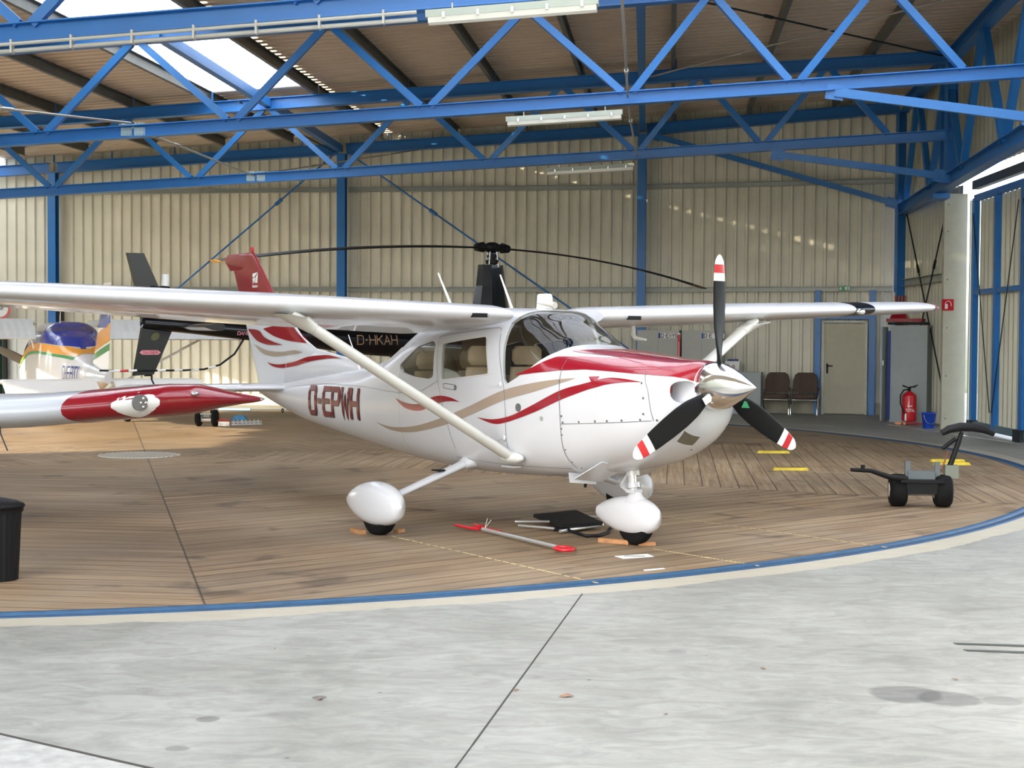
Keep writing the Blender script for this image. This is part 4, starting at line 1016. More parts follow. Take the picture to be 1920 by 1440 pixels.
for s in (-1, 1):
    fin_band([(-6.80,1.80),(-6.51,1.775),(-6.37,1.70),(-6.13,1.645),(-5.89,1.61)], [(-6.80,1.78),(-6.66,1.70),(-6.53,1.65),(-6.25,1.61),(-5.89,1.61)], 'red', 'fin_red_band', s)
    fin_band([(-6.38,1.80),(-6.0,1.84),(-5.75,1.84),(-5.57,1.74),(-5.37,1.63)], [(-6.38,1.79),(-6.13,1.715),(-5.86,1.67),(-5.6,1.645),(-5.37,1.63)], 'red', 'fin_red_band', s)
    fin_band([(-6.66,1.62),(-6.45,1.57),(-6.25,1.54),(-5.93,1.53),(-5.63,1.55),(-5.44,1.53)], [(-6.66,1.62),(-6.45,1.52),(-6.17,1.48),(-5.86,1.49),(-5.63,1.51),(-5.44,1.53)], 'tan', 'fin_taupe_band', s)
    fin_band([(-6.31,1.41),(-6.13,1.39),(-5.93,1.39),(-5.63,1.42),(-5.33,1.48),(-5.04,1.50),(-4.87,1.50),(-4.62,1.47)], [(-6.31,1.41),(-6.13,1.36),(-5.86,1.35),(-5.55,1.38),(-5.29,1.43),(-4.97,1.46),(-4.8,1.468),(-4.62,1.47)], 'red', 'fin_red_band', s)
# white maker's mark on the red fin: three slanted shards over small lettering
def finp(x, z, s=-1): return (x, s*(fin_y(x, z)*1.06+.006), z)
for s in (-1, 1):
    m_ = MB()
    for q in ([(-6.655,2.40),(-6.655,2.445),(-6.53,2.46),(-6.60,2.41)], [(-6.655,2.365),(-6.655,2.39),(-6.585,2.405),(-6.60,2.34)], [(-6.59,2.335),(-6.575,2.405),(-6.525,2.45),(-6.53,2.335)], [(-6.655,2.335),(-6.655,2.355),(-6.61,2.335)]):
        m_.add([finp(*p, s=s) for p in q], [tuple(range(len(q)))])
    fnn = (lambda x, y: finp(-6.66+x, 2.285+y, -1)) if s == -1 else (lambda x, y: finp(-6.52-x, 2.285+y, 1))
    lettering(m_, 'Cessna', fnn, .016, .03, .007, .006, sub=1); m_.build('fin_emblem', 'wwhite', fin, fix=False)
# seams, fasteners and hatches on the skin
def seamline(pts, name='panel_seam', w=.0028, s=-1, mt='seam', off=.0045):
    c = smooth_curve(pts, 8); m_ = MB(); rg = []
    for i, p in enumerate(c):
        a = Vector(c[max(i-1, 0)]); b = Vector(c[min(i+1, len(c)-1)]); d = (b-a).normalized(); n = Vector((-d.y, d.x))*w
        rg.append([side_pt(p[0]+n.x, p[1]+n.y, s, off), side_pt(p[0]-n.x, p[1]-n.y, s, off)])
    m_.loft(rg, caps=False, closed=False); return m_.build(name, mt, PL)
for s in (-1, 1):
    seamline([(-.345,1.50),(-.325,1.396),(-.288,1.226),(-.262,.97),(-.262,.753),(-.24,.62)], s=s)
    seamline([(-.265,.987),(.026,1.004),(.37,1.027),(.655,1.05)], s=s, w=.002)
    seamline([(.545,1.42),(.60,1.33),(.64,1.25),(.668,1.05)], s=s, w=.002)
    seamline([(-1.12,1.71),(-1.07,1.5),(-1.00,1.25),(-.975,1.0),(-.99,.75),(-1.03,.66)], 'door_seam', .002, s)
    seamline([(-2.045,1.66),(-2.03,1.5),(-2.0,1.295),(-1.93,1.1),(-1.84,.9),(-1.78,.70)], 'door_seam', .002, s)
    seamline([(-2.04,1.67),(-2.0,1.70),(-1.6,1.735),(-1.2,1.765),(-1.13,1.74)], 'door_seam', .002, s)
    c = W_door+[W_door[0]]; seamline([(x+(.0 if 1 else 0), z) for x, z in c[::2]]+[c[0]], 'window_edge', .004, s, mt='plwhite')
    m_ = MB()
    for X, Z in ((-.31,1.33),(-.275,1.20),(-.25,1.05),(-.235,1.0),(-.05,1.012),(.13,1.025),(.26,1.033),(.41,1.043),(.57,1.055),(.60,1.10),(.60,1.22),(.565,1.33),(.69,1.055),(-.25,.95),(-.25,.9),(-.245,.78),(-.235,.68),(-.2,.63)):
        p = Vector(side_pt(X, Z, s, .003)); q = Vector(side_pt(X, Z, s, .007)); m_.cyl(p, q, .009 if Z > .97 else .006, n=8)
    m_.build('fastener', 'seam', PL)
    # exhaust/air hatches and hinges
    p = Vector(side_pt(-.80, 1.10, s, .0)); q = Vector(side_pt(-.80, 1.10, s, .006)); MB().cyl(p, q, .035, n=20, up=(1,0,0)).build('round_vent', 'seam', PL)
    p = Vector(side_pt(-.50, 1.02, s, .0)); q = Vector(side_pt(-.50, 1.02, s, .004)); MB().cyl(p, q, .02, n=16, up=(1,0,0)).build('drain_hole', 'girt', PL)
    for X, Z in ((-1.10,1.285),(-1.06,.835)):
        m_ = MB(); rg = [[side_pt(X-.12+.03*k, Z-.018*(k < 4)-.008, s, .006), side_pt(X-.12+.03*k, Z+.012, s, .006)] for k in range(6)]
        m_.loft(rg, caps=False, closed=False); m_.ball(Vector(side_pt(X+.05, Z, s, .006)), (.022,.012,.026)); m_.build('door_hinge', 'white', PL)
    seamline([(-1.90,1.235),(-1.90,1.272),(-1.72,1.262),(-1.72,1.225),(-1.90,1.235)], 'door_handle_outline', .0025, s)
    m_ = MB(); m_.add([side_pt(*p, s=s, off=.008) for p in ((-1.725,1.22),(-1.725,1.268),(-1.705,1.266),(-1.705,1.218))], [(0,1,2,3)]); m_.build('door_handle', 'seam', PL)
    seamline([(-2.0,1.295),(-2.4,1.18),(-2.9,1.17),(-3.6,1.2),(-4.6,1.2),(-5.6,1.13)], 'panel_seam', .0015, s)
    for X in (-2.75,): seamline([(X,1.7),(X,1.2),(X,.8),(X+.03,.62)], 'panel_seam', .0015, s)
    # nose rivets, lower cowl mesh vent
    m_ = MB()
    for X, Z, in ((.60,.86),(.66,.81),(.53,.83),(.45,.79),(.78,.99),(.72,.97),(.64,.965)):
        m_.cyl(side_pt(X, Z, s, .002), side_pt(X, Z, s, .006), .005, n=6)
    m_.build('fastener', 'seam', PL)
# mesh-covered landing-light / air vent in the chin
def chin(y, a, off):
    "point on the front chin: at lateral y and blend a (0..1) upwards"
    X = .68+.17*a
    zb, zt, zm, w, nt, nb = hs(X); u = min(abs(y)/w, 1); z = zm-(zm-zb)*(1-u**nb)**(1/nb); return (X+off, y, z-off*.6)
m_ = MB(); rg = [[chin(-.215+.17*i/6, .18+.5*j/6, .006) for j in range(7)] for i in range(7)]; m_.loft(rg, caps=False, closed=False); m_.build('mesh_vent', mat('vent_mesh', (.16,.14,.10), .6, noise=.5, nscale=220), PL)
for u0, u1, v0, v1 in ((-.232,-.03,.12,.18),(-.232,-.03,.68,.74),(-.232,-.215,.12,.74),(-.045,-.03,.12,.74)):
    m_ = MB(); rg = [[chin(u0+(u1-u0)*i/6, v0+(v1-v0)*j/3, .009) for j in range(4)] for i in range(7)]; m_.loft(rg, caps=False, closed=False); m_.build('vent_frame', 'white', PL)
m_ = MB(); m_.box((.68,-.265,1.29), (.02,.06,.07)); m_.build('red_baffle', mat('baffle_red', (.3,.04,.03), .6), PL)
seamline([(-1.85,.0+.62),(-1.2,.60),(-.6,.61),(-.3,.62)], 'panel_seam', .0015)
m_ = MB(); n_ = 30; a0 = ang_for(.89, 1.348); rg = [[(.8935, hyz(.89, a)[0]*k, 1.31+(hyz(.89, a)[1]-1.31)*k) for k in (1.01, .7)] for a in [(pi-a0)+(2*a0-pi)*i/n_ for i in range(n_+1)]]
m_.loft(rg, caps=False, closed=False); m_.build('red_nose_rim', 'red', PL)
# ------------------------------------------------------------------ helicopter (X forward, origin under the mast)
HE = empty('helicopter', 'glossy black helicopter parked behind the aeroplane, rotor blades spread wide', 'helicopter', (-.33, 23.3, 0), atan2(.652, .759))
HZr = 3.12
mb = MB(); mb.cyl((0,0,2.8), (0,0,3.02), .055); mb.cyl((0,0,2.86),(0,0,2.92),.11); mb.cyl((0,0,2.96),(0,0,3.0),.09); mb.build('rotor_mast', 'matb', HE)
m_ = MB(); 
for a in range(4): m_.tube([(.11*cos(a*pi/2+.4), .11*sin(a*pi/2+.4), 2.80),(.08*cos(a*pi/2+.4), .08*sin(a*pi/2+.4), 3.05)], .014)
m_.build('control_link', 'steel', HE)
m_ = MB(); m_.ball((0,0,HZr), (.17,.11,.09)); m_.cyl((-.2,0,HZr),(-.34,0,HZr-.01),.085,.06); m_.cyl((.2,0,HZr),(.34,0,HZr-.01),.085,.06); m_.box((0,0,HZr),(.42,.1,.1)); m_.cyl((0,-.13,HZr),(0,.13,HZr),.05); m_.build('rotor_hub', 'matb', HE)
for s, nm in ((-1, 'a'), (1, 'b')):
    rr = []; N_ = 24
    dz = .40 if s == -1 else .50
    for i in range(N_+1):
        x = .25+(4.98-.25)*i/N_; z = HZr-.01-dz*(x/5.03)**2; ch = .25 if x > .6 else .12; th = .03
        tw = R(8)
        rr.append([(s*x, (cos(a)*ch/2)*cos(tw)-sin(a)*th/2*sin(tw), z+sin(a)*th/2*cos(tw)+cos(a)*ch/2*sin(tw)) for a in [2*pi*j/14 for j in range(14)]])
    b = MB().loft(rr).build('rotor_blade', 'matb', HE)
    r2 = [[(s*(4.68+.35*t), (cos(a)*.255/2), HZr-.012-dz*((4.68+.35*t)/5.03)**2+sin(a)*.034/2+cos(a)*.018) for a in [2*pi*j/14 for j in range(14)]] for t in (0,.5,.95,1)]
    MB().loft(r2).build('tip_cap', 'amber' if s == -1 else mat('brown_tip', (.2,.09,.04), .6), b)
mb = MB(); mb.loft([[(x0+(x1-x0)*u[0], w_*u[1], z) for u in ((0,-.6),(.3,-1),(.8,-.8),(1,-.3),(1,.3),(.8,.8),(.3,1),(0,.6))] for z, x0, x1, w_ in ((1.9,-.55,.45,.2),(2.17,-.33,.30,.17),(2.5,-.27,.25,.14),(2.84,-.24,.2,.11))], smooth=False); mb.build('mast_fairing', 'black', HE)
mb = MB(); rr = []
for x, zb, zt, w_ in ((2.05,.95,1.15,.1),(1.95,.75,1.4,.42),(1.6,.62,1.68,.58),(1.1,.55,1.88,.63),(.4,.52,1.95,.64),(-.4,.52,1.92,.62),(-1.0,.60,1.85,.5),(-1.5,.9,1.78,.3),(-1.9,1.30,1.76,.22)):
    rr.append([(x, w_*math.copysign(abs(cos(a))**.8, cos(a)), (zb+zt)/2+(zt-zb)/2*math.copysign(abs(sin(a))**.8, sin(a))) for a in [2*pi*j/28 for j in range(28)]])
MB().loft(rr).build('cabin', 'black', HE)
rr = []
for x, z, r in ((-1.8,1.58,.225),(-2.5,1.60,.2),(-4.,1.71,.145),(-5.4,1.80,.10),(-6.1,1.84,.08)):
    rr.append([(x, r*cos(a), z+r*sin(a)) for a in [2*pi*j/24 for j in range(24)]])
MB().loft(rr).build('tail_boom', 'black', HE)
def plate(pts, t, name, m_, par):   # plate in the XZ plane
    return MB().slab([(x, -t/2, z) for x, z in pts], (0,t,0)).build(name, m_, par)
uf = plate([(-5.66,1.88),(-5.86,2.28),(-5.90,2.38),(-6.09,2.775),(-6.33,2.77),(-6.2,2.28),(-6.12,1.85)], .05, 'upper_fin', 'black', HE)
lf = plate([(-5.64,1.86),(-5.66,1.78),(-5.95,1.15),(-6.24,1.135),(-6.12,1.78),(-6.08,1.86)], .05, 'lower_fin', 'black', HE)
MB().slab([(-5.72,-.03,2.34),(-5.72,-.1,2.24),(-6.0,-.1,2.24),(-6.0,-.03,2.34)], (0,.1,0)).build('antenna_shelf', 'black', HE)
MB().cyl((-5.80,-.06,2.34), (-5.79,-.06,2.50), .055, .05).build('strobe_cup', 'wwhite', HE)
mb = MB(); mb.loft([[(x, -y, 1.79+zz) for x, zz in foil2(-5.3, -5.62, .1)] for y in (.08,.75,.8)]); mb.build('horizontal_stabiliser', 'black', HE)
MB().loft([[(-6.45+.0, .12+.02*cos(a), 1.84+k*(.02 if abs(k) < .7 else .01)*0+k+.0*sin(a)) if 0 else (-5.95+.05*cos(a)+.0, .16+.012*sin(a), 1.84+k) for a in [2*pi*j/10 for j in range(10)]] for k in (-.72,-.3,0,.3,.72)]).build('tail_rotor_blade', 'matb', HE)
MB().cyl((-5.95,.05,1.84), (-5.95,.2,1.84), .05).build('tail_rotor_hub', 'steel', HE)
# striped guard under the tail
gpnt = [(-4.55,-.02,1.66),(-4.72,-.02,1.42),(-4.95,-.02,1.27),(-5.2,-.02,1.21),(-5.5,-.02,1.20),(-5.9,-.02,1.20),(-6.3,-.02,1.20),(-6.72,-.02,1.21)]
P_ = []; 
for a, b in zip(gpnt, gpnt[1:]):
    for k in range(4): P_.append(tuple(Vector(a).lerp(Vector(b), k/4)))
P_.append(gpnt[-1]); gd = MB().tube(P_, .014, 10).build('tail_guard', 'matb', HE)
for i, (x0, x1, m_) in enumerate(((-5.28,-5.40,'wwhite'),(-5.53,-5.65,'wwhite'),(-5.78,-5.9,'wwhite'),(-6.2,-6.32,'wwhite'),(-6.32,-6.44,'redb'),(-6.44,-6.60,'wwhite'),(-5.02,-5.14,'wwhite'))):
    z0 = 1.205 if x0 < -5.2 else 1.25
    MB().cyl((x0,-.02,z0), (x1,-.02,1.20 if x0 < -5.2 else 1.225), .0165, n=10).build('guard_stripe', m_, gd)
MB().tube([(-5.98,-.02,1.14),(-6.02,-.1,1.08),(-6.1,-.35,1.0),(-6.2,-.45,.97)], .012).build('tail_skid', 'matb', HE)
# markings
m_ = MB(); m_.add([(x, -.0275, z) for x, z in ((-6.16,1.445),(-6.12,1.475),(-5.89,1.475),(-5.85,1.445),(-5.89,1.415),(-6.12,1.415))], [tuple(range(6))]); dg_ = m_.build('warning_label', 'pink', lf)
m_ = MB(); lettering(m_, 'DANGER', lambda x, y: (-6.11+x, -.029, 1.427+y), .026, .036, .012, .007, sub=1); m_.build('label_lettering', mat('label_red', (.3,.0,.02), .5), lf, fix=False)
m_ = MB(); m_.add([(-5.93+.06*cos(a)+.02*sin(a), -.0275, 1.66+.055*sin(a)) for a in [2*pi*j/16 for j in range(16)]], [tuple(range(16))]); m_.build('faded_emblem', mat('emblem_olive', (.09,.09,.03), .5), lf)
def boom_pt(x, z): 
    r = .1+.125*max(0, (x+5.4)/3.6)**.8 if x > -5.4 else .1
    for (a, za, ra), (b, zb2, rb) in zip(((-1.8,1.58,.225),(-2.5,1.60,.2),(-4.,1.71,.145),(-5.4,1.80,.10)), ((-2.5,1.60,.2),(-4.,1.71,.145),(-5.4,1.80,.10),(-6.1,1.84,.08))):
        if a >= x >= b: t = (x-a)/(b-a); zc = za+(zb2-za)*t; r = ra+(rb-ra)*t; break
    dz = max(min(z-zc, r*.98), -r*.98); return (x, -(sqrt(r*r-dz*dz)+.003), zc+dz)
m_ = MB(); lettering(m_, 'D-HKAH', lambda x, y: boom_pt(-2.75+x, 1.56+y), .10, .13, .03, .016, sub=3); m_.build('registration', 'gold', HE, fix=False)
m_ = MB(); lettering(m_, 'DANGER', lambda x, y: boom_pt(-4.72+x, 1.69+y), .035, .045, .012, .009, sub=1); m_.build('boom_warning', 'pink', HE, fix=False)
# skids
for s in (-1, 1):
    m_ = MB(); m_.tube([(1.9,s*1.05,.27),(1.7,s*1.07,.16),(-1.0,s*1.07,.148)], .035); m_.tube([(.9,s*.3,.55),(.9,s*1.07,.16)], .03); m_.tube([(-.6,s*.3,.55),(-.6,s*1.07,.16)], .03); m_.build('skid', 'matb', HE)
def bake(root, k, dz):
    "apply size and height to every mesh under a thing"
    for ch in root.children_recursive:
        if ch.type == 'MESH': ch.data.transform(Matrix.Translation((0,0,dz)) @ Matrix.Scale(k, 4))
bake(HE, 1.07, -.118); HE.location = (-.353, 24.93, 0)
# ------------------------------------------------------------------ blue and white aeroplane seen from behind
EB = empty('small_aeroplane', 'blue and white aeroplane with orange and green stripes, seen from behind at left', 'aeroplane', (-5.75, 20.5, 0), atan2(.895, -.445))
def wheel_up(x, y, r, hw):
    o = wheel(x, y, r, hw, EB)
    for q_ in (o, *o.children): q_.data.transform(Matrix.Translation((0,0,.198)))
class Hull:
    def __init__(s, t): s.t = t
    def st(s, X):
        t = s.t
        if X >= t[0][0]: return t[0][1:]
        for a, b in zip(t, t[1:]):
            if a[0] >= X >= b[0]:
                u = (X-a[0])/(b[0]-a[0]); u = u*u*(3-2*u)*.5+u*.5; return [p+(q-p)*u for p, q in zip(a[1:], b[1:])]
        return t[-1][1:]
    def yz(s, X, a, off=0.):
        zb, zt, zm, w, n = s.st(X); c, q = cos(a), sin(a); H = (zt-zm) if q >= 0 else (zm-zb)
        return math.copysign(abs(c)**(2/n), c)*(w+off), zm+math.copysign(abs(q)**(2/n), q)*(H+off)
    def y(s, X, Z):
        zb, zt, zm, w, n = s.st(X); H = (zt-zm) if Z >= zm else (zm-zb); u = min(abs(Z-zm)/H, 1); return w*(1-u**n)**(1/n)
eb = Hull([(6.35,.95,1.12,1.03,.08,2),(6.25,.75,1.28,1.02,.36,2.3),(5.7,.68,1.42,1.02,.45,2.6),(5.2,.64,1.47,1.02,.50,2.8),(4.6,.62,1.76,1.02,.52,3.),(4.2,.62,1.88,1.02,.53,3.2),(3.1,.62,1.88,1.02,.52,3.2),(2.6,.65,1.70,1.05,.44,2.8),(1.8,.70,1.42,1.06,.30,2.4),(.9,.85,1.24,1.05,.17,2.2),(.0,.98,1.14,1.06,.05,2.)])
MB().loft([[(x, *eb.yz(x, 2*pi*j/40)) for j in range(40)] for x in [6.35-.05*i for i in range(128)]]).build('fuselage', 'white', EB)
def ebang(X, Z):
    lo_, hi_ = 0., pi/2
    for _ in range(30):
        m = (lo_+hi_)/2
        if eb.yz(X, m)[1] < Z: lo_ = m
        else: hi_ = m
    return lo_
stripe = [(6.3,1.10),(5.6,1.16),(4.8,1.30),(4.0,1.42),(3.2,1.45),(2.2,1.40),(1.2,1.34)]
def ebstrip(lf_, uf_, x0, x1, name, m_, off=.004):
    for s in (-1, 1):
        mb = MB(); rg = []
        for i in range(41):
            X = x0+(x1-x0)*i/40; zt = eb.st(X)[1]; a0 = ebang(X, min(lf_(X), zt-.001)); a1 = ebang(X, uf_(X)) if uf_(X) < zt else pi/2
            rg.append([(X, (1 if s == 1 else -1)*eb.yz(X, a0+(a1-a0)*j/10, off)[0], eb.yz(X, a0+(a1-a0)*j/10, off)[1]) for j in range(11)])
        mb.loft(rg, caps=False, closed=False); mb.build(name, m_, EB)
sp = lambda X: interp(stripe, X)
ebstrip(lambda X: sp(X)+.10, lambda X: 9, 6.25, 1.9, 'blue_upper_paint', 'royal')
ebstrip(lambda X: sp(X)-.03, lambda X: sp(X)+.09, 6.25, 1.6, 'orange_stripe', 'yel')
ebstrip(lambda X: sp(X)-.075, lambda X: sp(X)-.035, 6.25, 1.6, 'green_stripe', 'grn')
ebstrip(lambda X: sp(X)+.10, lambda X: 9, 6.28, 4.75, 'nose_cover', 'cover', .012)
ebstrip(lambda X: 1.72, lambda X: 1.80, 4.0, 2.75, 'roof_glazing', mat('blue_grey_glaze', (.06,.06,.16), .2, coat=.5), .006)
m_ = MB(); 
lettering(m_, 'D-EBTL', lambda x, y: (1.86-x, eb.y(1.86-x, 1.0+y)+.03, 1.0+y), .10, .19, .045, .028, sub=4); m_.build('registration', 'sigblue', EB, fix=False)
MB().tube([(4.9,.535,.7),(4.6,.54,1.02),(4.3,.54,1.06),(4.1,.535,1.05)], .006).build('antenna_wire', 'wwhite', EB)
# fin, rudder
rr = [[(x, y, z) for x, y in foil2(le, te, .055)] for z, le, te in ((1.05,1.5,-.0),(1.3,1.1,-.05),(1.7,.75,-.12),(2.2,.42,-.22),(2.42,.28,-.24))]
fn_ = MB().loft(rr).build('fin', 'wwhite', EB)
def finband(z0, z1, slope, name, m_):
    mb = MB(); rg = []
    for z, q in ((z0, 0), (z1, 1)):
        ring = []
        for x, y in foil2(1, 0, 1, 10):
            zz = z+slope*(.5-x)
            t = min(max((zz-1.05)/1.37, 0), 1); le = interp([(1.05,1.5),(1.3,1.1),(1.7,.75),(2.2,.42),(2.42,.28)], zz)+.006; te = interp([(1.05,0),(1.3,-.05),(1.7,-.12),(2.2,-.22),(2.42,-.24)], zz)-.006
            ring.append((te+(le-te)*x, y*.057*1.05+math.copysign(.002, y), zz))
        rg.append(ring)
    mb.loft(rg, caps=False); mb.build(name, m_, fn_)
finband(1.78, 2.38, -.0, 'blue_fin_top', 'royal'); finband(1.50, 1.76, .18, 'orange_fin_band', 'yel'); finband(1.37, 1.47, .18, 'green_fin_band', 'grn')
for s in (-1, 1):
    mb = MB(); mb.loft([[(x, s*y, 1.0+zz*k) for x, zz in foil2(le, te, .07)] for y, le, te, k in ((.05,.95,.25,1),(1.35,.80,.25,1),(1.44,.72,.28,.6),(1.47,.6,.32,.15))]); mb.build('tailplane', 'wwhite', EB)
    mb = MB(); mb.loft([[(.26,s*y,1.02),(.26,s*y,.985),(-.18,s*y,.83),(-.18,s*y,.845)] for y in (.12,1.4)], smooth=False); mb.build('elevator', 'wwhite', EB)
    # high wing with drooped ribbed flap
    mb = MB(); mb.loft([[(x, s*y, 1.85+zz+.02*y) for x, zz in foil2(4.55, 3.25, .13)] for y in (.5,3.0,4.9,5.05)]); mb.build('wing', 'white', EB)
    mb = MB(); rr = []; n = 40
    for i in range(n+1):
        y = s*(.57+(2.9-.57)*i/n); rr.append([(3.30,y,1.93),(3.30,y,1.86),(2.93,y,1.60),(2.90,y,1.61+.004*(i % 2)),(3.02,y,1.73+.008*(i % 2)),(3.15,y,1.83+.008*(i % 2))])
    mb.loft(rr, smooth=False); mb.build('flap', mat('flap_pale', (.62,.65,.66), .35) if s == -1 else bpy.data.materials['flap_pale'], EB)
    MB().beam((3.9,s*.5,.62), (3.9,s*2.7,1.82), .07,.03).build('wing_strut', 'wwhite', EB)
    MB().tube([(4.0,s*.35,.7),(4.0,s*1.02,.42)], .03).build('landing_gear_leg', 'wwhite', EB)
    wheel_up(4.0, s*1.08, .19, .06)
wheel_up(5.6, 0, .17, .05); MB().cyl((5.6,0,.42), (5.6,0,.75), .03).build('nose_leg', 'wwhite', EB)
for y, z in ((.1,1.9),): MB().tube([(2.9,.2,1.86),(2.7,.22,2.2)], [.01,.004]).build('whip_antenna', 'wwhite', EB)
MB().tube([(3.6,.50,1.45),(3.5,.62,1.9)], [.02,.008]).build('side_antenna', 'wwhite', EB)
mb = MB(); T = Matrix.Translation((6.42,0,1.05)) @ Matrix.Rotation(R(-63), 4, 'X')
for s in (1, -1):
    mb.loft([[(th*cos(a)*.6-.0+ch*sin(a)*.45, ch*sin(a), s*r) for a in [2*pi*j/12 for j in range(12)]] for r, ch, th in ((.05,.05,.04),(.25,.075,.03),(.55,.08,.02),(.82,.05,.01),(.86,.02,.006))])
mb.xf(T); mb.build('propeller', mat('dark_prop', (.06,.06,.055), .5), EB)
MB().lathe((6.3,0,1.05), (6.6,0,1.05), [(0,.14),(.4,.12),(.8,.06),(1,.005)]).build('spinner', 'cover', EB)
bake(EB, 1.13, -.22); EB.location = (-6.5, 23.17, 0)
# ------------------------------------------------------------------ low wing with the red tip reaching in from the left
LW = empty('low_wing_aeroplane', 'silver low-wing aeroplane whose red wing tip reaches in from the left edge', 'aeroplane', (-9.4, 12.6, .004), 0)
def lw(p): return (p[0]+9.4, p[1]-12.6, p[2])
ST = [(-9.0,12.25,1.75,.92,.40),(-8,12.35,1.65,.925,.39),(-6.5,12.5,1.6,.94,.37),(-5,12.66,1.5,.96,.335),(-4.3,12.76,1.45,.985,.315),(-4.0,12.82,1.4,1.01,.305),(-3.6,12.92,1.3,1.042,.30),(-3.2,13.08,1.15,1.068,.31),(-2.95,13.24,.98,1.08,.275),(-2.75,13.42,.78,1.08,.17),(-2.6,13.6,.56,1.072,.10),(-2.48,13.8,.34,1.064,.055),(-2.42,13.92,.2,1.06,.02)]
def lwst(X):
    for a, b in zip(ST, ST[1:]):
        if a[0] <= X <= b[0]: u = (X-a[0])/(b[0]-a[0]); return [p+(q-p)*u for p, q in zip(a[1:], b[1:])]
    return ST[-1][1:] if X > 0 else ST[0][1:]
def lwring(X, off=0., skew=None):
    ring = []; n = 30
    for j in range(n):
        a = 2*pi*j/n; u = .5-.5*cos(a)   # 0 nose .. 1 tail
        X2 = X+(skew*(u) if skew else 0); le, ch, z, th = lwst(X2)
        t = 5*(.2969*sqrt(u)-.1260*u-.3516*u*u+.2843*u**3-.1036*u**4)*th/.1*.1+off
        ring.append(lw((X2, le-off+(ch+2*off)*u, z+(t if a < pi else -t*.95)-.03*u*0)))
    return ring
xs_ = [-9.0+.2*i for i in range(26)]+[-3.9,-3.8,-3.7,-3.6,-3.5,-3.4,-3.3,-3.2,-3.1,-3.0,-2.95,-2.85,-2.8,-2.75,-2.7,-2.65,-2.6,-2.54,-2.48,-2.42]
xs_ = sorted(set(round(x, 3) for x in xs_))
MB().loft([lwring(x) for x in xs_]).build('wing', mat('silver_paint', (.55,.58,.62), .25, coat=.5), LW)
rt = MB().loft([lwring(x, .004, skew=.75*(-2.43-x)/1.59) for x in [-4.02+1.59*i/45 for i in range(46)]]).build('red_wing_tip', 'red', LW)
# light lens on the tip's leading edge
m_ = MB(); rg = []
for i in range(9):
    X = -3.60+.40*i/8; le, ch, z, th = lwst(X); ring = []; k = max(1-abs((i-4)/4.4)**1.6, .05)
    for j in range(9):
        v = (j-4)/4*k*.9; u = (abs(v)**2)*.16; t = 5*(.2969*sqrt(u)-.1260*u)*th*(1 if v > 0 else -1); ring.append(lw((X, le-.008+ch*u*.9, z+t*.93)))
    rg.append(ring)
m_.loft(rg, caps=False, closed=False); m_.build('light_lens', 'wwhite', rt)
m_ = MB(); X = -3.37; le, ch, z, th = lwst(X); m_.cyl(lw((X, le-.0, z+.01)), lw((X+.02, le-.022, z+.01)), .075, n=24); ll = m_.build('landing_light', mat('lamp_cluster', (.25,.25,.25), .3, .6), rt)
m_ = MB()
for a in range(6): m_.ball(lw((X+.018+.045*cos(a*pi/3), le-.022, z+.01+.045*sin(a*pi/3))), (.015,.01,.015), 10)
m_.ball(lw((X+.018, le-.022, z+.01)), (.015,.01,.015), 10); m_.build('bulb', 'chrome', ll)
X = -2.93; le, ch, z, th = lwst(X); MB().ball(lw((X, le+.02, z+.06)), (.045,.04,.025)).build('position_light', 'steel', rt)
# ribbed aileron
mb = MB(); rr = []; n = 90
for i in range(n+1):
    X = -8.+(8-4.35)*i/n; le, ch, z, th = lwst(X); zz = z+.035; h = .008*(i % 2)
    rr.append([lw((X, le+ch*.72, zz+.03+h)), lw((X, le+ch*1.01, zz-.03+h)), lw((X, le+ch*1.01, zz-.045)), lw((X, le+ch*.72, zz-.06))])
mb.loft(rr, smooth=False); mb.build('aileron', mat('pale_blue_grey', (.6,.66,.72), .35), LW)
MB().loft([[lw((-9.9+.62*math.copysign(abs(cos(a))**.8, cos(a))*k, y, zc+h*math.copysign(abs(sin(a))**.8, sin(a)))) for a in [2*pi*j/28 for j in range(28)]] for y, k, zc, h in ((9.9,.25,1.15,.15),(10.1,.6,1.15,.35),(11.2,.85,1.2,.5),(12.2,1,1.35,.7),(13.6,1,1.35,.7),(15.,.6,1.3,.4),(17.6,.15,1.3,.15))]).build('fuselage', bpy.data.materials['silver_paint'], LW)
for x, y in ((-8.4,13.0), (-11.4,13.0), (-9.9,10.8)):
    MB().cyl(lw((x, y, .2)), lw((x, y, .95)), .035).build('landing_gear_leg', 'steel', LW)
    mb = MB(); mb.lathe(lw((x-.06, y, .2)), lw((x+.06, y, .2)), [(0,.1),(0,.17),(.2,.2),(.8,.2),(1,.17),(1,.1)]); mb.build('wheel', 'rubber', LW)
MB().tube([lw((-4.52,12.7,.86)), lw((-4.50,12.66,.80)), lw((-4.42,12.6,.66))], .006).build('static_wick', 'dkwire', LW)
# ------------------------------------------------------------------ things on the floor and along the wall
def wheelset(e, x, r, hw, m_='rubber'):
    pass
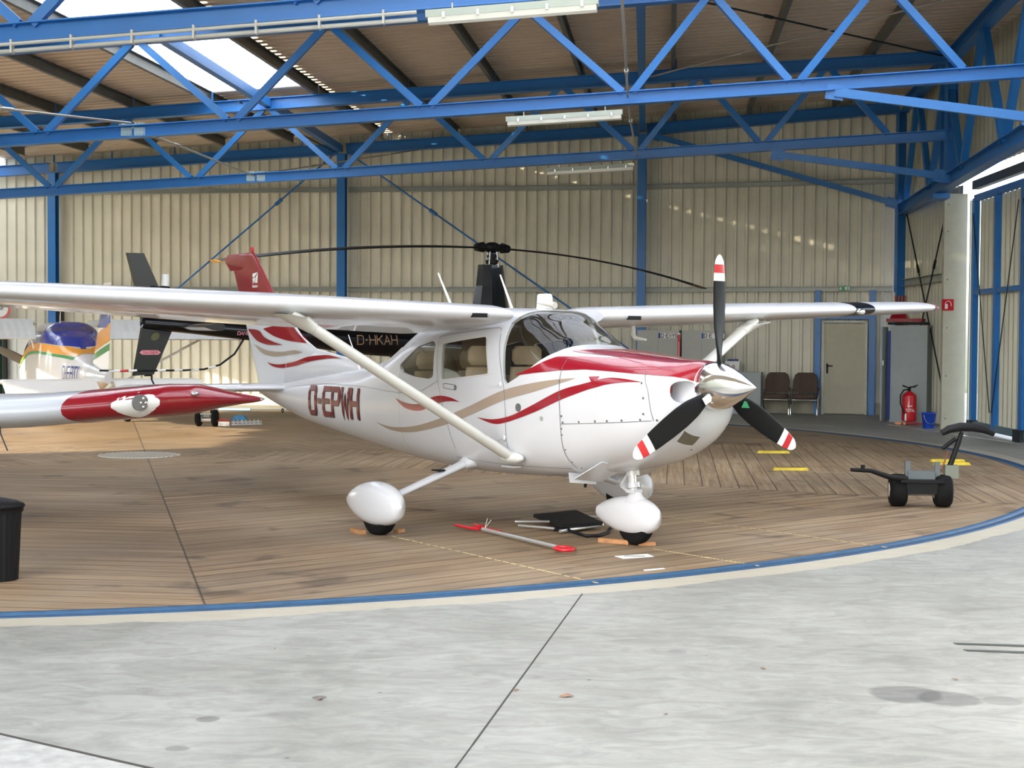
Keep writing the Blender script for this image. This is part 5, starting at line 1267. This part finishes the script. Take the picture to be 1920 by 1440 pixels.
# dark aircraft tug at right
c = gp(1725, 950)
TG = empty('aircraft_tug', 'dark motorised aircraft tug with two fat wheels and a padded steering bar', 'tug', c, R(-8))
for s in (-1, 1):
    mb = MB(); mb.lathe((s*.22-.085*1, 0, .165), (s*.22+.085*1, 0, .165), [(0,.07),(0,.13),(.12,.158),(.3,.165),(.7,.165),(.88,.158),(1,.13),(1,.07)], 28)
    w_ = mb.build('wheel', 'rubber', TG); MB().cyl((s*.22-.088,0,.165), (s*.22+.088,0,.165), .075, n=20).build('hub', 'alu', w_)
MB().cyl((-.2,0,.165), (.2,0,.165), .055).build('axle_motor', 'alu', TG)
mb = MB(); mb.box((0,0,.27), (.42,.34,.03)); mb.box((0,-.12,.20), (.3,.04,.12)); mb.box((0,.12,.20), (.3,.04,.12)); mb.build('chassis', 'matb', TG)
mb = MB(); mb.box((.0,-.02,.325), (.26,.12,.08)); mb.box((-.13,-.02,.37), (.05,.05,.18)); mb.box((.16,-.02,.37), (.05,.05,.17)); mb.build('cradle_bracket', mat('tug_grey', (.12,.14,.15), .5, .3), TG)
MB().box((.30,.02,.36), (.13,.12,.13)).build('battery_box', mat('box_greygreen', (.17,.19,.15), .6), TG)
mb = MB(); mb.tube([(-.15,-.12,.29),(-.32,-.2,.31),(-.52,-.3,.38),(-.72,-.38,.395)], [.03,.028,.022,.018]); mb.cyl((-.60,-.33,.39),(-.60,-.33,.44),.02); mb.build('tow_arm', 'matb', TG)
mb = MB(); mb.tube([(.28,.0,.40),(.37,.02,.66),(.40,.02,.76)], [.03,.028,.02]); mb.build('steering_post', 'matb', TG)
mb = MB(); mb.tube([(.20,.0,.36),(.27,.02,.56)], .008); mb.build('post_brace', mat('rusty', (.2,.07,.04), .7), TG)
mb = MB(); mb.tube([(.21,.0,.59),(.34,.02,.69)], .022); mb.build('lever', 'matb', TG)
mb = MB(); mb.tube([(.20,-.0,.745),(.27,0,.785),(.38,0,.81),(.5,0,.81),(.62,0,.785),(.71,0,.745)], [.03,.04,.045,.045,.04,.028], 12); mb.build('padded_bar', 'matb', TG)
# second tug by the low wing
c = gp(388, 800)
T2 = empty('small_tug', 'small two-wheeled aircraft tug below the red wing tip', 'tug', c, R(0))
for s in (-1, 1):
    mb = MB(); mb.lathe((s*.15-.05, 0, .16), (s*.15+.05, 0, .16), [(0,.07),(0,.13),(.2,.155),(.8,.155),(1,.13),(1,.07)], 24); mb.build('wheel', 'rubber', T2)
MB().cyl((-.12,0,.13), (.12,0,.13), .05).build('axle_motor', 'alu', T2)
mb = MB(); mb.box((0,-.02,.24), (.2,.2,.03)); mb.box((-.09,-.03,.17), (.02,.06,.14)); mb.box((.09,-.03,.17), (.02,.06,.14)); mb.box((0,-.05,.20), (.12,.03,.05)); mb.build('frame', 'lockg2', T2)
MB().cyl((.08,0,.24), (.08,0,.34), .02).build('post', 'matb', T2)
c = gp(420, 801)
o = empty('lamp_unit', 'small silver lamp unit with two round lamps beside the little tug', 'lamp', c)
MB().box((0,.03,.06), (.2,.08,.08)).build('housing', 'alu', o)
for s in (-1, 1): MB().cyl((s*.065,-.01,.055), (s*.065,-.035,.055), .035, n=20).build('round_lamp', 'chrome', o)
MB().tube([(-.13,.04,.10),(-.08,.02,.135),(.04,.02,.135),(.11,.03,.09)], .012).build('red_handle', 'redb', o)
c = gp(462, 797)
o = empty('slotted_rail', 'slotted grey metal rail lying right of the little silver lamp unit', 'rail', c, R(30))
m_ = MB(); m_.box((0,0,.06), (.6,.04,.03)); m_.box((0,0,.015), (.6,.06,.03)); m_.build('bar', 'steel', o)
m_ = MB()
for k in range(7): m_.box((-.25+.08*k,0,.04), (.03,.035,.03)); m_.cyl((-.25+.08*k,.0,.07), (-.25+.08*k,.0,.1), .012, n=8)
m_.build('lug', 'alu', o)
MB().slab([(-.28,.05,.02),(-.05,.05,.02),(-.05,.05,.08)], (0,.02,0)).build('red_plate', 'redb', o)
c = gp(450, 788)
o = recentre(MB().loft([[(c.x+x, c.y+y, z) for x, y in ((-.16*k,-.08*k),(.12*k,-.05*k),(.14*k,.1*k),(-.1*k,.12*k))] for z, k in ((.0,1),(.07,.8),(.10,.4))]).build('folded_cloth', mat('light_blue_cloth', (.12,.4,.7), .8)))
tag(o, 'crumpled light blue cloth behind the slotted rail', 'cloth')
# red towbar
a, b = gp(905, 1000), gp(1045, 1034)
d = (b-a).normalized(); e = empty('tow_bar', 'red and silver aircraft tow bar lying in front of the wheels', 'tow bar', (a+b)/2, atan2(d.y, d.x)); Lt = (b-a).length/2
MB().cyl((-Lt,0,.035), (Lt,0,.035), .017).build('tube', 'alu', e)
m_ = MB(); m_.tube([(Lt,.0,.035),(Lt+.05,.06,.035),(Lt+.16,.06,.035),(Lt+.19,0,.035),(Lt+.16,-.06,.035),(Lt+.05,-.06,.035)], .014, closed=True); m_.build('handle_loop', 'redb', e)
m_ = MB(); m_.tube([(-Lt-.32,.10,.035),(-Lt-.12,.09,.035),(-Lt-.02,.02,.035)], .013); m_.tube([(-Lt-.36,-.07,.035),(-Lt-.12,-.06,.035),(-Lt-.02,-.02,.035)], .013); m_.tube([(-Lt-.14,.09,.035),(-Lt-.14,-.06,.035)], .011); m_.tube([(-Lt-.04,.045,.04),(-Lt+.22,.05,.04)], .009); m_.build('fork', 'redb', e)
m_ = MB(); m_.tube([(-Lt+.0,.02,.04),(-Lt+.03,.03,.13)], .0025); m_.tube([(-Lt+.0,.02,.04),(-Lt+.06,.05,.12)], .0025); m_.tube([(-Lt+.2+.02*cos(a_),.02*sin(a_),.036+.0) for a_ in (0,1,2,3)], .004); m_.build('cord', 'plwhite', e)
# folded trolley with handle behind the nose wheel
e = empty('folding_trolley', 'folded black and silver hand trolley lying behind the nose wheel', 'trolley', gp(1070, 985))
g0 = gp(1070, 985)
def q(u, v, z=.04): return tuple(gp(u, v, z)-Vector((g0.x, g0.y, 0)))
MB().slab([q(1000,970,.05), q(1080,962,.05), q(1130,985,.05), q(1052,990,.05)], (0,0,.03)).build('platform', 'matb', e)
m_ = MB(); m_.tube([q(966,978,.05), q(1044,978,.07), q(1052,986,.05)], .011); m_.tube([q(972,985,.03), q(1040,991,.03)], .012); m_.tube([q(1050,996,.03), q(1130,984,.04)], .014); m_.tube([q(1100,968,.05), q(1130,970,.05)], .012); m_.build('silver_tube', 'alu', e)
m_ = MB(); m_.tube([q(1051,984,.05), q(1070,996,.03), q(1100,1005,.02), q(1125,1004,.02), q(1140,998,.02), q(1148,985,.02)], .014); m_.build('black_handle', 'matb', e)
m_ = MB(); p_ = Vector(q(1042,990,.03)); m_.cyl(p_+Vector((0,-.02,0)), p_+Vector((0,.03,0)), .03); m_.build('castor', 'rubber', e)
# wooden chocks
def chock(u, v, lx_, ly_, h_, rz, lab):
    g = gp(u, v); mb = MB(); mb.loft([[(-lx_/2,-ly_/2,0),(-lx_/2,ly_/2,0),(-lx_/2,ly_*.3,h_),(-lx_/2,-ly_*.45,h_)],[(lx_/2,-ly_/2,0),(lx_/2,ly_/2,0),(lx_/2,ly_*.3,h_),(lx_/2,-ly_*.45,h_)]], smooth=False)
    o = mb.build('wheel_chock', 'wood'); o.location = (g.x, g.y, .003); o.rotation_euler.z = rz; tag(o, lab, 'chock', 'small wooden wheel chocks')
chock(1152, 1019, .27, .06, .035, R(-28), 'orange wooden chock in front of the nose wheel, left one')
chock(1212, 1023, .14, .06, .03, R(8), 'short wooden chock right of the nose wheel')
chock(672, 1000, .20, .07, .035, R(-60), 'wooden chock left of the right main wheel')
chock(748, 999, .10, .06, .03, R(60), 'wooden chock right of the right main wheel')
# yellow floor chocks
for i, (u0, u1, v, lab) in enumerate(((1420, 1480, 850, 'yellow chock bar touching the propeller tip, farthest left'), (1450, 1515, 882, 'yellow chock bar with a black slot, nearest of the yellow ones'), (1745, 1808, 866, 'yellow chock bar behind the padded steering bar of the tug'), (1752, 1818, 872, 'yellow chock bar just in front of the rearmost right one'))):
    a, b = gp(u0, v), gp(u1, v); mid = (a+b)/2; Lk_ = (b-a).length
    o = MB().loft([[(-Lk_/2,-.05,0),(-Lk_/2,.05,0),(-Lk_/2+.02,.03,.035),(-Lk_/2+.02,-.03,.035)],[(Lk_/2,-.05,0),(Lk_/2,.05,0),(Lk_/2-.02,.03,.035),(Lk_/2-.02,-.03,.035)]], smooth=False).build('yellow_chock', 'yellow'); o.location = (mid.x, mid.y, .003)
    tag(o, lab, 'chock', 'yellow chock bars')
    if i == 1: MB().box((0,-.0,.037), (Lk_*.8,.02,.004)).build('slot', 'matb', o)
# papers / tape on the planks
def flat(u0, v0, u1, v1, u2, v2, u3, v3, name, m_, lab, cat, z=.004):
    mb = MB(); mb.slab([gp(u0,v0), gp(u1,v1), gp(u2,v2), gp(u3,v3)], (0,0,.003)); mb.xf(Matrix.Translation((0,0,z))); return tag(recentre(mb.build(name, m_)), lab, cat)
pp = flat(1152,1044,1214,1040,1226,1045,1168,1049, 'paper_strip', 'paper', 'white printed paper strip on the planks below the nose wheel', 'paper')
g = gp(1190,1044.5); m_ = MB(); m_.box((g.x-pp.location.x, g.y-pp.location.y, .0045), (.16,.02,.001)); m_.build('printed_line', 'seam', pp)
flat(1206,1070,1244,1066.5,1247,1068,1209,1072, 'tape_strip', 'paper', 'short white tape strip between the paper and the blue rim', 'tape')
for v, u0, lab in ((1208,1787,'upper dark strip lying on the concrete at the right edge'), (1220.5,1806,'lower dark strip lying on the concrete at the right edge')):
    flat(u0, v-1.5, 1925, v+2.5, 1925, v+5.5, u0+8, v+1, 'floor_strip', mat('strip_dark', (.05,.055,.05), .5) if v == 1208 else bpy.data.materials['strip_dark'], lab, 'strip', .002)
# leaves
for i, (u, v, s, lab) in enumerate(((1062,1307,.035,'largest curled dry leaf on the concrete near the floor joint'), (968,1295,.018,'small dry leaf fragment left of the floor joint'), (1325,1230,.006,'tiny dry crumb on the concrete'), (1430,1254,.02,'thin dry twig on the concrete in mid foreground'), (1790,1275,.018,'tan leaf crumbs above the damp stain'), (1248,1340,.012,'little brown leaf bit near the bottom'), (600,1312,.02,'dark flat leaf on the concrete left of centre'), (515,1217,.01,'dark crumb on the concrete left of centre, uppermost'))):
    g = gp(u, v); mb = MB(); mb.add([(-s*1.1,-.2*s,.004),(-.3*s,-.5*s,.1*s),(.6*s,-.4*s,.3*s),(1.1*s,.1*s,.004),(.3*s,.5*s,.35*s),(-.6*s,.4*s,.2*s),(0,0,.5*s)], [(0,1,6),(1,2,6),(2,3,6),(3,4,6),(4,5,6),(5,0,6)])
    o = mb.build('dry_leaf', mat('dry_leaf', (.22,.13,.08), .8) if i == 0 else bpy.data.materials['dry_leaf']); o.location = (g.x, g.y, .001); o.rotation_euler.z = i*.7; tag(o, lab, 'leaf', 'dry leaves on the concrete')
# black bin at the left edge
g = gp(-2, 1087)
BN = empty('rubbish_bin', 'round black rubbish bin cut by the left picture edge', 'bin', g)
r0, r1, hb = .125, .15, .50
rr = [[((r0+(r1-r0)*t)*(1+.02*(j % 2))*cos(2*pi*j/48), (r0+(r1-r0)*t)*(1+.02*(j % 2))*sin(2*pi*j/48), .0+hb*t) for j in range(48)] for t in (0,.02,.5,1)]
MB().loft(rr, smooth=False).build('bin_body', 'matb', BN)
mb = MB(); mb.lathe((0,0,hb-.03), (0,0,hb+.07), [(0,.162),(.35,.165),(.36,.175),(.5,.17),(.75,.12),(.95,.04),(1,.005)], 40); li = mb.build('lid', 'matb', BN)
for k in range(12): a = 2*pi*k/12; MB().beam((.16*cos(a),.16*sin(a),hb+.02), (.05*cos(a),.05*sin(a),hb+.055), .012,.012).build('lid_rib', 'matb', li)
# ------------------------------------------------------------------ back wall furniture
def at_wall(px, off):
    p = seg3(px); dd_ = (Vector((*C1,))-Vector((*C0,))).normalized(); n = Vector((dd_.y, -dd_.x)); return Vector((p.x+n.x*off, p.y+n.y*off, 0)), atan2(dd_.y, dd_.x)
def locker(px0, px1, z1, depth, off, name, lab, plate_text=None, m_='lockgrey', cat='locker', group=None, doors=2):
    a, rz = at_wall(px0, off); b, _ = at_wall(px1, off); mid = (a+b)/2; wd = (b-a).length
    e = empty(name, lab, cat, mid, rz, group)
    MB().box((0,0,z1/2), (wd,depth,z1)).build('body', m_, e)
    for k in range(doors):
        x = -wd/2+wd*(k+.5)/doors; dr = MB().box((x,-depth/2-.008,z1/2+.02), (wd/doors-.012,.014,z1-.1)).build('door', m_, e)
        MB().box((x+(wd/doors*.4)*(1 if k == 0 else -1),-depth/2-.02,z1*.5), (.02,.012,.1)).build('handle', 'seam', dr)
    if plate_text:
        x = wd*.28; pl_ = MB().box((x,-depth/2-.02,z1-.12), (.50,.006,.115)).build('number_plate', 'wwhite', e)
        MB().box((x-.23,-depth/2-.025,z1-.12), (.045,.005,.115)).build('blue_band', mat('eu_blue', (.01,.06,.3), .5) if 'eu_blue' not in bpy.data.materials else bpy.data.materials['eu_blue'], pl_)
        m2 = MB(); lettering(m2, plate_text, lambda u, v: (x-.19+u, -depth/2-.0245, z1-.16+v), .05, .08, .018, .014, sub=1); m2.build('plate_lettering', 'matb', pl_, fix=False)
    return e
locker(1206, 1283, 1.85, .45, .5, 'locker', 'pale grey double locker with number plate, behind the hood', 'D-EWYS', group='grey lockers behind the nose')
locker(1288, 1362, 1.85, .45, .5, 'locker', 'darker grey locker right of the first, plate hidden by the blade', 'D-E  E', m_='lockgrey', group='grey lockers behind the nose')
a, rz = at_wall(1284.5, .85)
e = empty('red_banner_pole', 'narrow red and white marker pole between the two lockers', 'pole', a, rz); MB().cyl((0,0,0), (0,0,1.2), .012).build('pole', 'wwhite', e); MB().box((0,0,1.48), (.06,.01,.55)).build('red_flag', 'redb', e); m2 = MB(); m2.box((0,-.008,1.42), (.025,.004,.35)); m2.build('flag_lettering', 'pink', e)
LCB = locker(1362, 1434, .93, .42, .5, 'low_cabinet', 'low grey cabinet under the white box, left of the brown chairs', None, m_='lockg2', cat='cabinet')
a, rz = at_wall(1380, .5)
e = empty('storage_box', 'white plastic box with blue lids and red marking on the low cabinet', 'box', (a.x, a.y, .93), rz)
MB().loft([[(x*k, y*k, z) for x, y in ((-.16,-.12),(.16,-.12),(.16,.12),(-.16,.12))] for z, k in ((0,.88),(.22,1),(.225,1.06),(.24,1.06))], smooth=False).build('box_body', 'wwhite', e)
m2 = MB()
for k in range(5): m2.box((-.10+.05*k,-.02,.26), (.035,.12,.05))
m2.build('blue_contents', 'sigblue', e)
m2 = MB(); lettering(m2, '9', lambda x, y: (.01+x, -.128, .07+y), .04, .08, .02, .014, sub=1); lettering(m2, 'I', lambda x, y: (-.11+x, -.128, .05+y), .06, .12, .02, .02, sub=1); m2.build('red_marking', mat('mark_brownred', (.25,.05,.03), .6), e, fix=False)
# two linked chairs
def chair(px, lab):
    a, rz = at_wall(px, .55); e = empty('waiting_chair', lab, 'chair', a, rz, 'two linked brown chairs')
    mb = MB(); rr = []
    for z, k, y in ((.48,.9,.14),(.55,1,.15),(.75,1,.17),(.88,.86,.19),(.93,.6,.20)): rr.append([(.27*k*cos(t), y+.03*sin(t)+.05*abs(cos(t))*-1, z) for t in [2*pi*j/20 for j in range(20)]])
    mb.loft(rr); mb.build('backrest', 'chair', e)
    mb = MB(); mb.loft([[(x*k, y*k-.05, z) for x, y in ((-.26,-.22),(-.2,-.26),(.2,-.26),(.26,-.22),(.26,.2),(-.26,.2))] for z, k in ((.36,.9),(.38,1),(.43,1),(.45,.92))]); mb.build('seat', 'chair', e)
    for s in (-1, 1):
        MB().tube([(s*.285,-.24,0),(s*.285,-.24,.35),(s*.285,.1,.40),(s*.285,.16,.55)], .016).build('leg', 'chrome', e); MB().tube([(s*.285,.2,0),(s*.285,.16,.45)], .016).build('leg', 'chrome', e)
    MB().cyl((-.285,.0,.33), (.285,.0,.33), .018).build('cross_bar', 'chrome', e)
    MB().tube([(.285,-.12,.58),(.285,.1,.58)], .02).build('armrest', 'matb', e)
    return e
chair(1462, 'left brown fabric chair beside the low grey cabinet'); chair(1514, 'right brown fabric chair next to the door')
# exit sign on the lower rail
a, rz = at_wall(1582, .02); e = empty('exit_sign', 'small green and white emergency exit sign on the wall rail', 'sign', (a.x, a.y-.0, 2.80), rz)
MB().box((0,-.02,0), (.25,.01,.1)).build('sign_plate', 'green', e)
m2 = MB(); m2.box((-.09,-.028,0), (.02,.004,.06)); m2.add([(-.12,-.028,.0),(-.09,-.028,-.045),(-.06,-.028,.0)], [(0,1,2)]); m2.box((.03,-.028,.0), (.05,.004,.07)); m2.box((.095,-.028,.0), (.03,.004,.08)); m2.build('pictogram', 'wwhite', e)
# grey tool cabinet, set at an angle in the corner
g = gp(1690, 792)
e = empty('tool_cabinet', 'tall grey metal cabinet with one open door in the corner', 'cabinet', g, R(-30))
MB().box((.12,.22,.98), (.75,.42,1.96)).build('body', 'lockg2', e)
MB().box((-.36,-.02,.98), (.03,.42,1.9)).build('side_door', 'lockg2', e)
m2 = MB(); m2.beam((-.27,-.0,.05), (-.27,-.0,1.85), .06,.03); m2.build('blue_rail', 'sigblue', e)
MB().box((-.32,-.25,1.2), (.02,.02,.1)).build('handle', 'alu', e)
mb = MB(); mb.box((.08,.15,2.0), (.75,.36,.05)); mb.build('top_tray', 'matb', e)
e2 = empty('red_toolbox', 'red toolbox lying on top of the grey corner cabinet', 'toolbox', (g.x+.1, g.y+.15, 2.03), R(-30))
mb = MB(); mb.loft([[(-.36,-.15,0),(.36,-.15,0),(.36,.15,0),(-.36,.15,0)],[(-.36,-.15,.07),(.36,-.15,.07),(.36,.15,.07),(-.36,.15,.07)]], smooth=False); mb.build('tray', 'red', e2)
MB().loft([[(-.30,-.1,.07),(.05,-.1,.07),(.05,.12,.07),(-.30,.12,.07)],[(-.26,-.06,.2),(.0,-.06,.18),(.0,.1,.18),(-.26,.1,.2)]], smooth=False).build('lid', 'red', e2)
o = empty('hanging_straps', 'orange straps hung on the corner column above the wing tip', 'straps', (8.42, 31.3, 0))
for k in range(4): MB().tube([(-.12+.07*k,-.05,2.62),(-.14+.07*k,-.12,2.3),(-.1+.07*k,-.12,1.95),(-.08+.07*k,-.05,2.2)], .02).build('strap', mat('strap_orange', (.5,.12,.04), .7) if k == 0 else bpy.data.materials['strap_orange'], o)
MB().box((-.15,-.04,2.2), (.03,.02,1.0)).build('white_batten', 'wwhite', o); MB().box((.16,-.04,2.2), (.03,.02,1.0)).build('white_batten', 'wwhite', o)
# fire extinguisher
g = gp(1704, 796)
e = empty('fire_extinguisher', 'large red fire extinguisher with white lettering in front of the grey cabinet', 'extinguisher', g)
MB().lathe((0,0,.06), (0,0,.66), [(0,.09),(.02,.135),(.06,.142),(.82,.142),(.9,.12),(.97,.06),(1,.035)], 32).build('cylinder', 'redb', e)
mb = MB(); mb.cyl((0,0,.66), (0,0,.72), .03); mb.tube([(.0,0,.72),(-.14,-.02,.77)], .014); mb.tube([(.0,0,.72),(.16,-.02,.78)], .012); mb.tube([(.0,0,.74),(.12,.02,.74)], .012); mb.build('valve', 'matb', e)
MB().tube([(0,-.02,.70),(-.12,-.04,.68),(-.19,-.06,.58),(-.19,-.07,.42),(-.14,-.1,.28),(-.10,-.12,.14)], .014).build('hose', 'matb', e)
MB().cyl((-.10,-.125,.22), (-.10,-.125,.08), .02).build('nozzle', 'wwhite', e)
m2 = MB(); lettering(m2, 'TOTAL', lambda x, y: (.142*sin((x-.10)/.142), -.144*cos((x-.10)/.142), .26+y), .028, .05, .012, .008, sub=1); lettering(m2, 'IIIII', lambda x, y: (.142*sin((x-.07)/.142), -.144*cos((x-.07)/.142), .36+y), .028, .02, .004, .01, sub=1); m2.build('label_text', 'wwhite', e, fix=False)
mb = MB(); mb.box((0,0,.03), (.3,.22,.02)); mb.box((.2,-.02,.02), (.2,.06,.02)); mb.build('stand', 'redb', e)
g = gp(1718, 790)
e = empty('jerry_can', 'pale translucent canister behind the fire extinguisher', 'canister', g+Vector((0,.3,0)))
MB().box((0,0,.22), (.3,.25,.03)).build('shelf', 'matb', e); MB().tube([(.1,-.1,.2),(.18,-.12,0)], .015).build('stand_leg', 'matb', e); MB().tube([(-.1,-.1,.2),(-.12,-.12,0)], .015).build('stand_leg', 'matb', e)
MB().loft([[(x*k, y*k, z) for x, y in ((-.13,-.1),(.1,-.1),(.14,-.06),(.14,.1),(-.13,.1))] for z, k in ((.235,.95),(.26,1),(.6,1),(.68,.8),(.7,.4))]).build('canister_body', 'plwhite', e)
g = gp(1741, 803)
e = empty('blue_bucket', 'small blue plastic bucket at the foot of the beige pier', 'bucket', g)
MB().lathe((0,0,0), (0,0,.30), [(0,.105),(.9,.135),(.92,.145),(1,.145),(1,.13),(.2,.10)], 28).build('bucket_body', 'bucket', e)
MB().tube([(.13*cos(a),-.14-.02*sin(a),.26-.17*sin(a)) for a in [pi*j/12 for j in range(13)]], .005).build('wire_handle', 'steel', e)
g = gp(1684, 797)
o = MB().ball((0,0,.035), (.07,.05,.035)).ball((.12,0,.03), (.035,.035,.03)).build('orange_wedge', mat('pale_orange', (.8,.35,.2), .6)); o.location = g; tag(o, 'small pale orange plastic blocks on the floor by the extinguisher', 'block')
g = gp(1655, 783); o = MB().tube([(0,0,.0),(.18,.1,.28)], .025).tube([(.1,0,0),(.26,.1,.26)], .025).build('white_pipes', 'wwhite'); o.location = g; tag(o, 'two short white pipes leaning left of the tall grey cabinet', 'pipes')
# fire sign on the pier
e = empty('fire_sign', 'square red fire hose sign on the beige pier', 'sign', (8.13, 26.93, 2.33))
MB().box((0,0,0), (.22,.012,.21)).build('sign_plate', 'redb', e)
m2 = MB(); m2.tube([(-.05,-.012,-.08),(-.05,-.012,.03),(-.02,-.012,.06)], .006); m2.tube([(.06*cos(a),-.012,.0+.07*sin(a)) for a in [(-.4+2.2*j/10) for j in range(11)]], .006); m2.box((-.03,-.01,-.03), (.05,.006,.09)); m2.build('pictogram', 'wwhite', e)
# ------------------------------------------------------------------ far left background
def back(px, off=.5): 
    t = (px-960)/2700; Y = 33.75/(1+.149*t)-off; return Vector((t*Y, Y, 0))
def wl(px0, px1, z1, depth, lab, m_='lockgrey', labels=False, off=1.2, name='wardrobe_locker'):
    a, b = back(px0, off), back(px1, off); mid = (a+b)/2; wd = abs(b.x-a.x); e = empty(name, lab, 'locker', mid, R(-8.5), 'grey lockers at the left back wall')
    MB().box((0,0,z1/2), (wd,depth,z1)).build('body', m_, e)
    for k in range(2):
        x = -wd/4+wd/2*k; d_ = MB().box((x,-depth/2-.01,z1/2), (wd/2-.01,.015,z1-.08)).build('door', m_, e)
        MB().box((x-.1+.2*k, -depth/2-.022, .78), (.09,.006,.07)).build('black_label', 'matb', d_)
wl(14, 70, 1.72, .5, 'grey double locker with black labels, behind the propeller of the striped aeroplane')
wl(-70, 7, 1.75, .5, 'green glazed dark-framed cabinet at the left edge', 'greenglass', name='green_cabinet')
a = back(9, 1.6); e = empty('dark_post', 'black door post beside the green cabinet', 'post', a); MB().box((0,0,.87), (.09,.08,1.74)).build('post', 'matb', e)
a = back(0, .25); e = empty('round_sign', 'round white prohibition sign with red ring at the left edge', 'sign', (a.x, a.y, 2.3))
MB().cyl((0,.0,0), (0,-.02,0), .27, n=40).build('red_ring', 'redb', e); MB().cyl((0,-.02,0), (0,-.025,0), .21, n=40).build('white_disc', 'wwhite', e)
m2 = MB(); lettering(m2, 'AKX', lambda x, y: (-.02+x, -.028, -.03+y), .045, .06, .02, .012, sub=1); m2.build('sign_lettering', 'matb', e, fix=False)
a = back(114, .3); o = MB().box((a.x, a.y, 2.15), (.14,.12,.3)).build('wall_speaker', 'matb'); recentre(o); tag(o, 'small black box on the wall right of the far left blue column', 'box')
# kerb-side blue thing at far back
a = gp(440, 771); o = MB().tube([(a.x-.35,a.y,.04),(a.x+.35,a.y,.04)], .03).build('blue_pipe', mat('pale_blue_pipe', (.25,.4,.6), .5)); recentre(o); tag(o, 'pale blue pipe lying at the foot of the back wall', 'pipe')
# ------------------------------------------------------------------ light
w = bpy.data.worlds.new('sky'); SC.world = w; w.use_nodes = True; nt = w.node_tree; bg = nt.nodes['Background']
sky = nt.nodes.new('ShaderNodeTexSky'); sky.sky_type = 'NISHITA'; sky.sun_disc = False; sky.sun_elevation = R(30); sky.sun_rotation = R(240); sky.altitude = 100; sky.air_density = 1.0; sky.dust_density = 3.; sky.ozone_density = .6
hsv = nt.nodes.new('ShaderNodeHueSaturation'); hsv.inputs['Saturation'].default_value = .4; nt.links.new(sky.outputs[0], hsv.inputs['Color']); nt.links.new(hsv.outputs[0], bg.inputs[0]); bg.inputs[1].default_value = .45
# unseen shell added to balance the daylight: walls at both sides, roof towards the open front
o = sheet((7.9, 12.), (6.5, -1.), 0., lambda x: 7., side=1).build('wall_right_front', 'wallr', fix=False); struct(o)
o = MB().box((-4, 7.9, 7.0), (26, 3.6, .1)).build('ceiling_front', 'roof'); struct(o)
mb = MB(); mb.box((-15.2, 3., 7.), (.1, 24., 14.)); mb.box((-15.2, 33.8, 3.2), (.1, 5., 6.4)); mb.box((-15.2, 23., 4.6), (.1, 17., 3.8)); o = mb.build('wall_left_sunblock', 'wallr'); struct(o)  # front part made tall and opening kept low to bound the sunlight
o = MB().box((-15.2, 15.6, 2.), (.12, 1.2, 4.)).build('sun_stop_left', 'wallr'); struct(o)  # added panel out of view, trims the edge of the sun patch
o = MB().box((0,0,-.08), (240,240,.1)).build('ground', mat('grass_ground', (.05,.07,.03), .9, noise=.3)); struct(o)
o = MB().box((-45,34,7.), (4,30,14.)).box((-45,0,2.5), (4,60,5.)).build('reflection_blocker', mat('blocker_dark_green', (.015,.022,.012), .9, noise=.5, nscale=2)); struct(o)  # added out of view to darken what the aeroplane windows reflect
o = MB().box((5.2,1.2,3.3), (4.6,.1,6.6)).build('light_blocker_front', 'wallr'); struct(o)  # added out of view, blocks front daylight to darken the right side
sl = bpy.data.lights.new('sun', 'SUN'); sl.energy = 8.; sl.angle = R(.6); sl.color = (1., .86, .62); so = bpy.data.objects.new('sun', sl); COL.objects.link(so)
so.rotation_euler = Vector((.86, .42, -.215)).to_track_quat('-Z', 'Y').to_euler(); so.location = (-20, 10, 8)
SC.view_settings.view_transform = 'Standard'; SC.view_settings.look = 'None'; SC.view_settings.gamma = 1; SC.view_settings.exposure = 1.3; SC.view_settings.use_curve_mapping = False
SC.cycles.max_bounces = 10; SC.cycles.diffuse_bounces = 7
